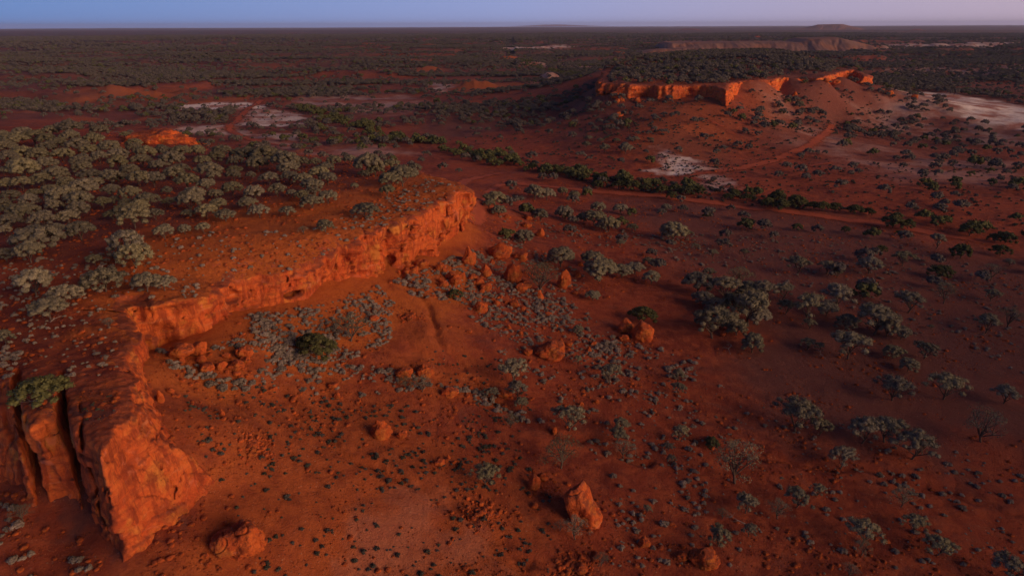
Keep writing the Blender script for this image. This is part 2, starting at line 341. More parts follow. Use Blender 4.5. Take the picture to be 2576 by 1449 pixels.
def mat_rock(name, bright=1.0, flute=True, crust=True):
    s = NB(name)
    at_ = s.n('ShaderNodeNewGeometry'); sp = s.n('ShaderNodeSeparateXYZ'); s.l(at_.outputs['Normal'], sp.inputs[0])
    n1 = s.noise(.22, 6, .65); n2 = s.noise(1.4, 7, .7, dist=.6); n3 = s.noise(7, 6, .75); n4 = s.noise(.5, 4, .5, dist=2)
    k = lambda c: tuple(min(.9, v * bright) for v in c)
    c = s.mix(s.rng(n1, .35, .65), k((.64, .128, .032)), k((.52, .084, .025)))
    c = s.mix(s.math('MULTIPLY', s.rng(n2, .44, .68), .6), c, k((.66, .170, .045)))
    n5 = s.noise(2.6, 8, .8, s.scale((1, 1, .45)), .4); c = s.mix(s.math('MULTIPLY', s.rng(n5, .50, .64), .5), c, k((.28, .045, .018)))
    c = s.mix(s.rng(s.noise(.35, 4, .6), .52, .68, 0, .8), c, k((.60, .21, .045)))
    c = s.mix(s.rng(s.noise(.28, 5, .7, s.scale((1, 1, 1.6))), .54, .66, 0, .7), c, k((.30, .055, .022)))
    bd = s.noise(1.0, 5, .6, s.scale((.12, .12, 1.7))); c = s.mix(s.math('MULTIPLY', s.rng(bd, .53, .62), .5), c, k((.33, .060, .024)))
    c = s.mix(s.rng(bd, .32, .40, .45, 0), c, k((.62, .22, .11)))
    st = s.noise(1.3, 5, .65, s.scale((1, 1, .13)))
    c = s.mix(s.math('MULTIPLY', s.rng(st, .48, .62), .75 if flute else .15), c, k((.24, .040, .018)))
    c = s.mix(s.math('MULTIPLY', s.rng(n4, .60, .72), .5), c, k((.62, .17, .10)))
    c = s.mix(s.math('MULTIPLY', s.rng(n3, .58, .7), .55), c, k((.20, .035, .016)))
    vd = s.vor(3.2); pit = s.rng(vd, .06, .14, 1, 0); pit = s.math('MULTIPLY', pit, s.rng(s.noise(.7, 3), .48, .6))
    c = s.mix(s.math('MULTIPLY', pit, .8), c, k((.10, .02, .012)))
    if crust:       # weathered grey-purple skin on tops
        up = s.math('MULTIPLY', s.rng(sp.outputs['Z'], .45, .9), s.rng(n2, .35, .6, .25, .9))
        c = s.mix(up, c, k((.24, .060, .036)))
        c = s.mix(s.math('MULTIPLY', s.rng(sp.outputs['Z'], .5, .9), s.rng(n3, .55, .68, 0, .45)), c, (.26, .17, .17))
    b = s.bump(n1, 1.2, .5); b = s.bump(n2, .35, 1, b); b = s.bump(st, .3, .7 if flute else .2, b); b = s.bump(n5, .35, 1, b); b = s.bump(n3, .12, 1, b); b = s.bump(pit, -.12, .8, b)
    b = s.bump(s.vor(.9, s.scale((1, 1, .7)), 'DISTANCE_TO_EDGE'), .25, .35, b)
    return s.fin(c, b)
def mat_leaf(name, a, b_):
    s = NB(name); oi = s.n('ShaderNodeObjectInfo'); g = s.n('ShaderNodeNewGeometry')
    c = s.mix(oi.outputs['Random'], a, b_)
    c = s.mix(s.math('MULTIPLY', g.outputs['Random Per Island'], .45), c, tuple(v * .45 for v in b_))
    c = s.mix(1.0, c, oi.outputs['Color'], 'MULTIPLY')
    s.b.inputs['Roughness'].default_value = .8
    return s.fin(c)
def mat_bark(name, a, b_):
    s = NB(name); return s.fin(s.mix(s.rng(s.noise(5, 5), .35, .65), a, b_), s.bump(s.noise(14, 4), .03, .6))
SOIL = mat_soil(); ROCK = mat_rock('ochre_rock', 1.15); ROCKB = mat_rock('boulder_rock', 1.0, False); ROCKP = mat_rock('pale_boulder_rock', 1.25, False)
LEAF = mat_leaf('grey_foliage', (.275, .225, .15), (.185, .155, .11)); LEAFG = mat_leaf('green_foliage', (.125, .115, .042), (.085, .085, .038)); LEAFS = mat_leaf('saltbush_foliage', (.33, .245, .215), (.22, .165, .135))
LEAFD = mat_leaf('dark_tuft_foliage', (.10, .085, .085), (.075, .07, .05))
BARK = mat_bark('grey_bark', (.13, .085, .07), (.06, .035, .03)); DEAD = mat_bark('bleached_wood', (.36, .28, .26), (.20, .14, .13))
def mat_track():
    s = NB('track_dirt'); at_ = s.n('ShaderNodeAttribute'); at_.attribute_name = 'edge'
    n = s.noise(.35, 6, .7); c = s.mix(s.rng(n, .35, .65), (.40, .080, .038), (.34, .068, .034))
    rut = s.n('ShaderNodeAttribute'); rut.attribute_name = 'rut'
    c = s.mix(s.math('MULTIPLY', rut.outputs['Fac'], .4), c, (.42, .10, .05))
    al = s.rng(s.math('SUBTRACT', at_.outputs['Fac'], s.math('MULTIPLY', s.noise(.25, 6, .7), 1.5)), -.5, .15)
    s.l(al, s.b.inputs['Alpha']); return s.fin(c, s.bump(s.noise(3, 6), .08, .8))
TRACK = mat_track()

# ---------------------------------------------------------------- ground zones
zone = np.zeros((NR, NT, 4), np.float32); zone[..., 3] = 1
jx = GX + fbm(GX / 9, GY / 9, 21, oct=5, gain=.65) * 9; jy = GY + fbm(GX / 9, GY / 9, 31, oct=5, gain=.65) * 9
def zpoly(pts, ch, soft=4, val=1.0, jit=True, z=-1.5):
    P = np.array([at(a, b, z)[:2] for a, b in pts]); lo = P.min(0) - 3 * soft; hi = P.max(0) + 3 * soft
    X, Y = (jx, jy) if jit else (GX, GY)
    m = (X > lo[0]) & (X < hi[0]) & (Y > lo[1]) & (Y < hi[1])
    d = sdist(P, X[m], Y[m]); zone[..., ch][m] = np.maximum(zone[..., ch][m], val * sstep(-soft, soft, d))
# pale clay pans
zpoly([(1668,385),(1690,400),(1740,408),(1850,430),(1760,438),(1690,447),(1655,440),(1670,420)], 0, 2, .95)
zpoly([(1740,449),(1820,440),(1860,470),(1780,478)], 0, 3, .7)
zpoly([(2300,240),(2420,243),(2600,268),(2700,320),(2560,318),(2440,302),(2350,268)], 0, 5, 1)
zpoly([(2560,310),(2300,262),(2180,300),(2400,330),(2600,345)], 0, 12, .35)
zpoly([(440,266),(560,256),(670,260),(650,276),(460,276)], 0, 3, 1); zpoly([(620,278),(740,276),(765,300),(740,316),(600,320)], 0, 4, .75)
zpoly([(430,322),(590,322),(640,345),(520,350),(460,340)], 0, 5, .6); zpoly([(620,340),(740,340),(760,352),(640,352)], 0, 4, .6)
zpoly([(1180,120),(1330,121),(1420,119),(1500,124),(1290,130)], 0, 12, .9); zpoly([(820,146),(860,146),(862,151),(825,151)], 0, 6, .9)
zpoly([(1060,212),(1100,205),(1150,214),(1100,232)], 0, 5, .5); zpoly([(750,240),(980,232),(1080,262),(980,290),(760,270)], 0, 10, .33)
zpoly([(2240,175),(2400,178),(2500,182),(2570,170),(2576,196),(2400,200),(2250,195)], 0, 20, .4); zpoly([(2150,112),(2560,112),(2560,126),(2250,128)], 0, 30, .6)
zpoly([(1180,155),(1560,160),(1500,172),(1250,168)], 0, 20, .35); zpoly([(2190,206),(2230,222),(2290,240),(2300,250),(2240,244),(2200,225)], 0, 3, .55, z=4)
zpoly([(1300,205),(1400,195),(1420,210),(1360,225)], 0, 4, .3)
zpoly([(1930,300),(2100,345),(2300,380),(2576,400),(2576,470),(2300,455),(2100,400),(1950,350)], 0, 12, .22)
zpoly([(640,360),(900,360),(1080,392),(900,405),(680,385)], 0, 8, .28)
# bare orange crust
zpoly([(1450,250),(1620,262),(1600,330),(1480,360),(1400,330)], 2, 10, .6, z=3); zpoly([(1900,225),(2180,215),(2240,260),(2100,300),(1960,262)], 2, 10, .75, z=5); zpoly([(1000,1250),(1130,1230),(1180,1400),(1050,1449),(940,1380)], 0, 2, .07, z=3)
zpoly([(1600,380),(1660,350),(1850,360),(1880,400),(1760,400)], 2, 8, .5, z=1)
zpoly([(380,640),(520,560),(700,545),(900,500),(1080,445),(1200,480),(1190,560),(1080,650),(900,700),(600,790),(380,880),(290,830),(300,760)], 1, 3, .9, z=16.5)
zpoly([(430,980),(900,960),(1300,1080),(1350,1449),(500,1449),(560,1250)], 1, 4, .42, z=6)
zpoly([(560,1180),(640,1120),(720,1150),(640,1230),(560,1250)], 1, 1.5, .6, z=9); zpoly([(280,930),(340,850),(440,920),(440,1120),(560,1200),(300,1400),(200,1449),(700,1449),(620,1250)], 1, 2.5, .55, z=10)
zpoly([(1000,830),(1180,830),(1240,900),(1150,960),(1020,930)], 1, 3, .45, z=7)
zpoly([(1640,262),(1700,258),(1760,262),(1860,340),(1800,380),(1650,380),(1600,320)], 1, 10, .42, z=4); zpoly([(1860,262),(1980,300),(2050,330),(1930,330),(1870,290)], 1, 10, .4, z=2)
zpoly([(60,250),(300,235),(480,238),(640,240),(620,256),(420,268),(200,280)], 1, 8, .85); zpoly([(1150,200),(1260,200),(1330,215),(1300,235),(1130,236)], 1, 8, .75)
zpoly([(900,178),(1130,170),(1130,180),(930,188)], 1, 10, .7)
for (kx, ky, _, rad, hh, ex) in KNOLLS:
    d = np.hypot((GX - kx) / ex, GY - ky) / rad; zone[..., 1] = np.maximum(zone[..., 1], .95 * (1 - sstep(.8, 1.3, d)))
# dark stony ground, and on the right plain shade put into the soil colour
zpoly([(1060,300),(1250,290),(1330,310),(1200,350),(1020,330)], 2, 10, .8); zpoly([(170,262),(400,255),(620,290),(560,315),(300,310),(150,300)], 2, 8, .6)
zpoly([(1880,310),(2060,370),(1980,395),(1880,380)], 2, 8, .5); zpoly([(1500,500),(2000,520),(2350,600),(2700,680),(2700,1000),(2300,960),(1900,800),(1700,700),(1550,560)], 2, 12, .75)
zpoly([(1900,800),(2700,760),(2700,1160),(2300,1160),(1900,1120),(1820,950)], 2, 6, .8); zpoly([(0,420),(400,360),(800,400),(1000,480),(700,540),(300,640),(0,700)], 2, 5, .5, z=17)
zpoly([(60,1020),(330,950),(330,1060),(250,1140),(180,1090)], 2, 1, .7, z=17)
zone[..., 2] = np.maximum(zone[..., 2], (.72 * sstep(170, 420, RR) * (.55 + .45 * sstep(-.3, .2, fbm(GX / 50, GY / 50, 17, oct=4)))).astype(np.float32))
rdg = RIDGE(GX, GY); bank = 4 * rdg * (1 - rdg) * sstep(320, 450, RR) * sstep(2600, 1800, RR) * ((GX < -10) | (RR > 620)) * sstep(-.1, .2, fbm(GX / 60, GY / 60, 91, oct=2)); zone[..., 1] = np.maximum(zone[..., 1], .5 * bank)
scr = sstep(500, 1100, RR) * (1 - np.clip(zone[..., 0] * 1.3 + zone[..., 1] * 1.1, 0, 1)) * (.62 + .38 * sstep(1200, 2500, RR))

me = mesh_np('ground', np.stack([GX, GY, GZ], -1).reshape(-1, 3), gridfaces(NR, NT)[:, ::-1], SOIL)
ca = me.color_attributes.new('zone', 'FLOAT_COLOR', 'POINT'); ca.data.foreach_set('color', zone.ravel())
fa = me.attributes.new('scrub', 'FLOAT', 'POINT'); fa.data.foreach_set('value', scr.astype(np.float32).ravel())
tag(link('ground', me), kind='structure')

# ---------------------------------------------------------------- cliffs
def zlook(x, y, arr):
    t = np.clip((np.arctan2(x, y) - TH0) / (TH1 - TH0) * (NT - 1), 0, NT - 1).astype(int); r = np.clip(np.interp(np.log(np.hypot(x, y)), LR, np.arange(NR)), 0, NR - 1).astype(int); return arr[r, t]
CORN = [(0, 0, 0), (1, 0, 0), (0, 1, 0), (1, 1, 0), (0, 0, 1), (1, 0, 1), (0, 1, 1), (1, 1, 1)]
EDG = [(0, 1), (2, 3), (4, 5), (6, 7), (0, 2), (1, 3), (4, 6), (5, 7), (0, 4), (1, 5), (2, 6), (3, 7)]
def surface_net(Fv, org, h):      # a closed surface through the zero level of a sampled field
    S = Fv > 0; cnt_ = np.zeros(tuple(n - 1 for n in Fv.shape), np.int8); sl = lambda a, n: slice(a, a + n - 1)
    for c in CORN: cnt_ += S[sl(c[0], Fv.shape[0]), sl(c[1], Fv.shape[1]), sl(c[2], Fv.shape[2])]
    act = np.argwhere((cnt_ > 0) & (cnt_ < 8)); vid = np.full(cnt_.shape, -1, np.int32); vid[tuple(act.T)] = np.arange(len(act))
    val = np.stack([Fv[act[:, 0] + c[0], act[:, 1] + c[1], act[:, 2] + c[2]] for c in CORN], -1); cr = np.array(CORN, float)
    acc = np.zeros((len(act), 3)); n = np.zeros(len(act))
    for a, b in EDG:
        m = (val[:, a] > 0) != (val[:, b] > 0); t = val[m, a] / (val[m, a] - val[m, b]); acc[m] += cr[a] + (cr[b] - cr[a]) * t[:, None]; n[m] += 1
    V = (act + acc / n[:, None]) * h + org; Q = []
    for ax in range(3):
        o1, o2 = [k for k in range(3) if k != ax]; A = S.take(range(0, S.shape[ax] - 1), ax); B = S.take(range(1, S.shape[ax]), ax); e = np.argwhere(A != B)
        e = e[(e[:, o1] > 0) & (e[:, o2] > 0) & (e[:, o1] < S.shape[o1] - 1) & (e[:, o2] < S.shape[o2] - 1)]; up = A[tuple(e.T)]
        q = []
        for d1, d2 in ((0, 0), (1, 0), (1, 1), (0, 1)):
            k = e.copy(); k[:, o1] -= d1; k[:, o2] -= d2; q.append(vid[tuple(k.T)])
        q = np.stack(q, -1); fl = up if ax != 1 else ~up; q[fl] = q[fl][:, ::-1]; Q.append(q)
    Q = np.concatenate(Q); return V, Q[(Q >= 0).all(1)][:, ::-1]
def cliff(name, which, rimp, basep, x0, x1, y0, y1, z0, z1, h, amp, seed, clefts=(), caves=(), calm=None, inner=7.0):
    xs = np.arange(x0, x1, h); ys = np.arange(y0, y1, h); zs = np.arange(z0, z1, h); X2, Y2 = np.meshgrid(xs, ys, indexing='ij')
    wx = X2 + fbm(X2 / 2.5, Y2 / 2.5, seed, oct=3) * .35 * amp; wy = Y2 + fbm(X2 / 2.5, Y2 / 2.5, seed + 9, oct=3) * .35 * amp
    dR = sdist(rimp, wx, wy); dB_ = sdist(basep, wx, wy); zt = plateau(which, X2, Y2); zg = ground(X2, Y2)
    top = zt + .06 - .45 * sstep(inner - 2.5, inner - 1, dR) + np.where(dR < inner, fbm(X2 / .9, Y2 / .9, seed, oct=3) * .10 * amp * sstep(inner - 1, 1, dR), 0)
    top = top - .5 * amp * np.clip(1 - np.maximum(dR, 0) / (1.1 * amp), 0, 1) ** 2 * (.6 + .7 * vnoise(X2 / 3, Y2 / 3, seed))
    Fv = np.empty((len(xs), len(ys), len(zs)), np.float32)
    K = np.ones(X2.shape) if calm is None else calm(X2, Y2)
    for k, z in enumerate(zs):
        w_ = np.clip((zt - z) / np.maximum(zt - zg, 1), 0, 1.15); d = dR * (1 - w_) + dB_ * w_; m = np.abs(d) < 3.5 * amp; x, y, kk, ww = X2[m], Y2[m], K[m], w_[m]
        n = fbm(x / (4.5 * amp), y / (4.5 * amp), z / (5.5 * amp) + seed, oct=3) * .95 * kk
        n += -np.abs(fbm(x / (1.9 * amp), y / (1.9 * amp), z / (6 * amp) + seed + 5, oct=2)) * 1.1 * kk + .22
        n += fbm(x / .75 / amp, y / .75 / amp, z / 1.1 / amp + seed, oct=3) * .24 * (.5 + .8 * ww)
        zz = z + .8 * fbm(x / 6, y / 6, seed, oct=2); bed = vnoise(x * .12, y * .12, zz * 1.5 / amp + seed); n += (sstep(-.15, .15, bed) - .5) * .34 * (.45 + .55 * kk)
        c1_ = np.abs(vnoise(x / (3.1 * amp) + .25 * vnoise(x, y, z), y / (3.1 * amp), z / (9 * amp) + seed + 20)); n -= .60 * np.exp(-(c1_ / .030) ** 2)
        c2_ = np.abs(vnoise(x / (4 * amp), y / (4 * amp) + 7, z / (2.6 * amp) + seed + 30)); n -= .38 * np.exp(-(c2_ / .035) ** 2)
        n -= .55 * kk * sstep(.70, .86, ww) * sstep(1.02, .92, ww) * sstep(-.2, .3, vnoise(x / 5, y / 5, seed + 2))
        d = d.copy(); d[m] += n * amp
        for (ax_, ay_, bx_, by_, wd) in clefts:
            e = np.array([bx_ - ax_, by_ - ay_]); L = e @ e; t = np.clip(((X2 - ax_) * e[0] + (Y2 - ay_) * e[1]) / L, 0, 1); jx_ = .30 * vnoise(z / 2.2, ax_ * 3, seed) + .12 * vnoise(X2 * 1.5, Y2 * 1.5, z)
            q = np.hypot(X2 - ax_ - t * e[0] + jx_, Y2 - ay_ - t * e[1]); d = np.minimum(d, (q - wd * (1 - .55 * t) * (.7 + .3 * np.clip(1 - w_, 0, 1))) * 1.2)
        for (cx_, cy_, cz_, rx_, ry_, rz_) in caves:
            q = np.sqrt(((X2 - cx_) / rx_) ** 2 + ((Y2 - cy_) / ry_) ** 2 + ((z - cz_) / rz_) ** 2) - 1; d = np.minimum(d, q * min(rx_, ry_, rz_) + .5 * amp * vnoise(X2 / (1.6 * amp), Y2 / (1.6 * amp), z / (1.4 * amp)))
        f = np.minimum(d, top - z); f = np.minimum(f, inner - dR + np.zeros_like(f)); f = np.where(z < zg - 1.2, -1, f); Fv[:, :, k] = f
    V, Q = surface_net(Fv, np.array([x0, y0, z0]), h)
    me = mesh_np(name, V, Q, ROCK); nn = np.zeros(len(me.vertices) * 3, np.float32); me.vertices.foreach_get('normal', nn); nn = nn.reshape(-1, 3).astype(float)
    co = V + nn * (fbm(V[:, 0] / (.55 * amp), V[:, 1] / (.55 * amp), V[:, 2] / (.55 * amp), oct=3, gain=.65) * .13 * amp)[:, None]
    me.vertices.foreach_set('co', co.astype(np.float32).ravel()); me.update()
    me.materials.append(SOIL); pn = np.zeros(len(me.polygons) * 3, np.float32); me.polygons.foreach_get('normal', pn); pc = np.zeros_like(pn); me.polygons.foreach_get('center', pc); pn = pn.reshape(-1, 3); pc = pc.reshape(-1, 3)
    dr = sdist(rimp, pc[:, 0], pc[:, 1]); mi = ((pn[:, 2] > .80) & (dr > .9 * amp + 1.3 * vnoise(pc[:, 0] / 1.5, pc[:, 1] / 1.5))).astype(np.int32); me.polygons.foreach_set('material_index', mi)
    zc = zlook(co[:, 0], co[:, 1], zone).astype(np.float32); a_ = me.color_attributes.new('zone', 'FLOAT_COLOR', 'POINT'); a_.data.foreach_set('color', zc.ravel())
    print(name, len(V)); return tag(link(name, me), kind='structure')
bpA = np.vstack([baseA[:, :2]] + [at(a, b, 17.0)[None, :2] for a, b in BACK_A]); bpB = np.vstack([baseB[:, :2]] + backB)
def cl(p, q, w_, z=16.0): a, b = at(*p, z), at(*q, z); return (a[0], a[1], b[0], b[1], w_)
def cave(px, py, z, rx, ry, rz, off=0): c = at(px, py, z); return (c[0], c[1] + off, c[2], rx, ry, rz)
calmA = lambda x, y: np.interp(y, [34, 50, 62, 75], [.30, .30, .6, 1.0])
clA = [cl((44, 1110), (50, 955), .55), cl((163, 1120), (163, 965), .48), cl((213, 1150), (205, 1040), .16), cl((332, 925), (318, 1010), .07), cl((378, 790), (381, 755), .09), cl((930, 620), (908, 592), .14), cl((1118, 520), (1122, 500), .10), cl((700, 1030), (420, 1060), .05)]
cvA = [cave(680, 738, 13.2, 7.5, 1.0, .34, .1), cave(1075, 640, 10.4, 2.3, 1.4, 1.0), cave(975, 655, 11.6, 1.4, 1.2, .9), cave(585, 745, 14.4, 1.8, .9, .8)]
cliff('cliff', 'A', polyA, bpA, -62, -15, 28, 60, 6.5, 19.2, .15, .8, 3.0, clA, cvA, calmA)
cliff('cliff', 'A', polyA, bpA, -50, 3, 59.85, 132, 4.5, 19.8, .24, 1.0, 3.0, clA, cvA)
cvB = [cave(1537, 240, 11.8, 4.0, 5, 2.6, 2), cave(1605, 240, 11.8, 8.5, 5, 2.6, 2), cave(1750, 243, 11.2, 7.5, 5, 3.6, 1), cave(1925, 206, 15.2, 6, 3, 1.1, 1), cave(2122, 190, 13.4, 6, 5, 3, 1)]
cliff('cliff', 'B', polyB, bpB, 38, 205, 288, 450, 2.5, 21.0, .55, 1.6, 8.0, (), cvB, None, 11.0)

# ---------------------------------------------------------------- tracks
def track(pts, width, soft=8):
    W = np.array([hit(a, b)[:2] for a, b in pts])
    L = np.concatenate([[0], np.cumsum(np.linalg.norm(np.diff(W, axis=0), axis=1))]); m = int(L[-1] / 1.5) + 2
    uu = np.linspace(0, L[-1], m); c = np.stack([np.interp(uu, L, W[:, k]) for k in (0, 1)], -1)
    k = np.ones(9) / 9; 
    for _ in range(4): c = np.stack([np.convolve(np.pad(c[:, q], 4, 'edge'), k, 'valid') for q in (0, 1)], -1)
    tg = np.gradient(c, axis=0); tg /= np.linalg.norm(tg, axis=1)[:, None] + 1e-9; nr = np.stack([tg[:, 1], -tg[:, 0]], -1)
    cs = np.linspace(-1, 1, 13); X = c[:, None, 0] + nr[:, None, 0] * cs * width / 2; Y = c[:, None, 1] + nr[:, None, 1] * cs * width / 2
    Z = gz(X, Y) + .07 + np.hypot(X, Y) * .0004
    me = mesh_np('dirt_track', np.stack([X, Y, Z], -1).reshape(-1, 3), gridfaces(m, 13), TRACK)
    e = (1 - np.abs(cs)) ** .6 * np.ones((m, 1)); e *= np.clip(np.minimum(uu, uu[-1] - uu) / soft, 0, 1)[:, None]
    r = np.exp(-((np.abs(cs) - .38) / .13) ** 2) * np.ones((m, 1))
    for nm, v in (('edge', e), ('rut', r)):
        a = me.attributes.new(nm, 'FLOAT', 'POINT'); a.data.foreach_set('value', v.astype(np.float32).ravel())
    tag(link('dirt_track', me), kind='structure')
track([(1215,452),(1340,468),(1560,487),(1780,510),(2080,545),(2300,580),(2480,610),(2650,640)], 7)
track([(1590,458),(1700,446),(1840,430),(1960,400),(2040,370),(2085,332),(2100,310),(2108,298)], 6, 30)
track([(1700,263),(1740,280),(1780,303),(1850,340),(1950,388)], 6, 45)
track([(662,250),(625,275),(600,300),(572,322),(600,342),(640,356),(690,366),(760,372)], 6)
track([(1130,470),(1165,452),(1230,440),(1300,432)], 5); track([(1180,475),(1240,466),(1330,455)], 5)
track([(2010,425),(2070,408),(2130,415)], 5)
track([(1880,87),(1885,90),(1905,93),(1960,95)], 30)

# ---------------------------------------------------------------- boulders
def ico(sub):
    import bmesh
    bm = bmesh.new(); bmesh.ops.create_icosphere(bm, subdivisions=sub, radius=1.0)
    V = np.array([v.co[:] for v in bm.verts]); Fc = np.array([[v.index for v in f.verts] for f in bm.faces]); bm.free(); return V, Fc
ICO = {k: ico(k) for k in (1, 2, 3, 4, 5, 6)}
def boulder_mesh(name, dims, seed, sub=4, shape='round', mat=None, rough=1.0):
    V, Fc = ICO[sub]; V = V.copy(); q = np.random.default_rng(seed)
    for _ in range(9 if shape != 'round' else 6):
        n = q.normal(size=3); n[2] = abs(n[2]) * .8; n /= np.linalg.norm(n); c = q.uniform(.62, .86); d = V @ n - c
        V -= np.clip(d, 0, None)[:, None] * n * .8
    if shape == 'cone': k = np.clip(1 - .42 * (V[:, 2] + .5), .25, 1.2); V[:, 0] *= k; V[:, 1] *= k
    if shape == 'slab': V[:, 2] = V[:, 2] * .8 + V[:, 0] * .22
    if shape == 'tall': V[:, 0] *= 1 - .22 * V[:, 2]; V[:, 0] += .12 * np.sin(V[:, 2] * 3)
    mx = max(dims); L = np.linalg.norm(V, axis=1, keepdims=True) + 1e-9; N = V / L
    D = fbm(V[:, 0] * 1.3, V[:, 1] * 1.3, V[:, 2] * 1.3 + seed, oct=3) * .26 + fbm(V[:, 0] * 4, V[:, 1] * 4, V[:, 2] * 4 + seed, oct=4) * .09 * rough
    cr = 1 - np.abs(fbm(V[:, 0] * 1.1, V[:, 1] * 1.1, V[:, 2] * 2.2 + seed + 5, oct=2)) * 12; D -= .10 * np.clip(cr, 0, 1) * rough
    V += N * D[:, None]; V -= (V.max(0) + V.min(0)) / 2; V /= (V.max(0) - V.min(0)); V *= np.array(dims)
    return mesh_np(name, V, Fc, mat or ROCKB)
ORD = ['', 'second ', 'third ', 'fourth ', 'fifth ', 'sixth ', 'seventh ', 'eighth ', 'ninth ', 'tenth ', 'eleventh ', 'twelfth ', 'thirteenth ', 'fourteenth ', 'fifteenth ', 'sixteenth ', 'seventeenth ', 'eighteenth ', 'nineteenth ', 'twentieth ']
TENS = [t + u for t in ('twenty-', 'thirty-', 'forty-') for u in ('first ', 'second ', 'third ', 'fourth ', 'fifth ', 'sixth ', 'seventh ', 'eighth ', 'ninth ')]
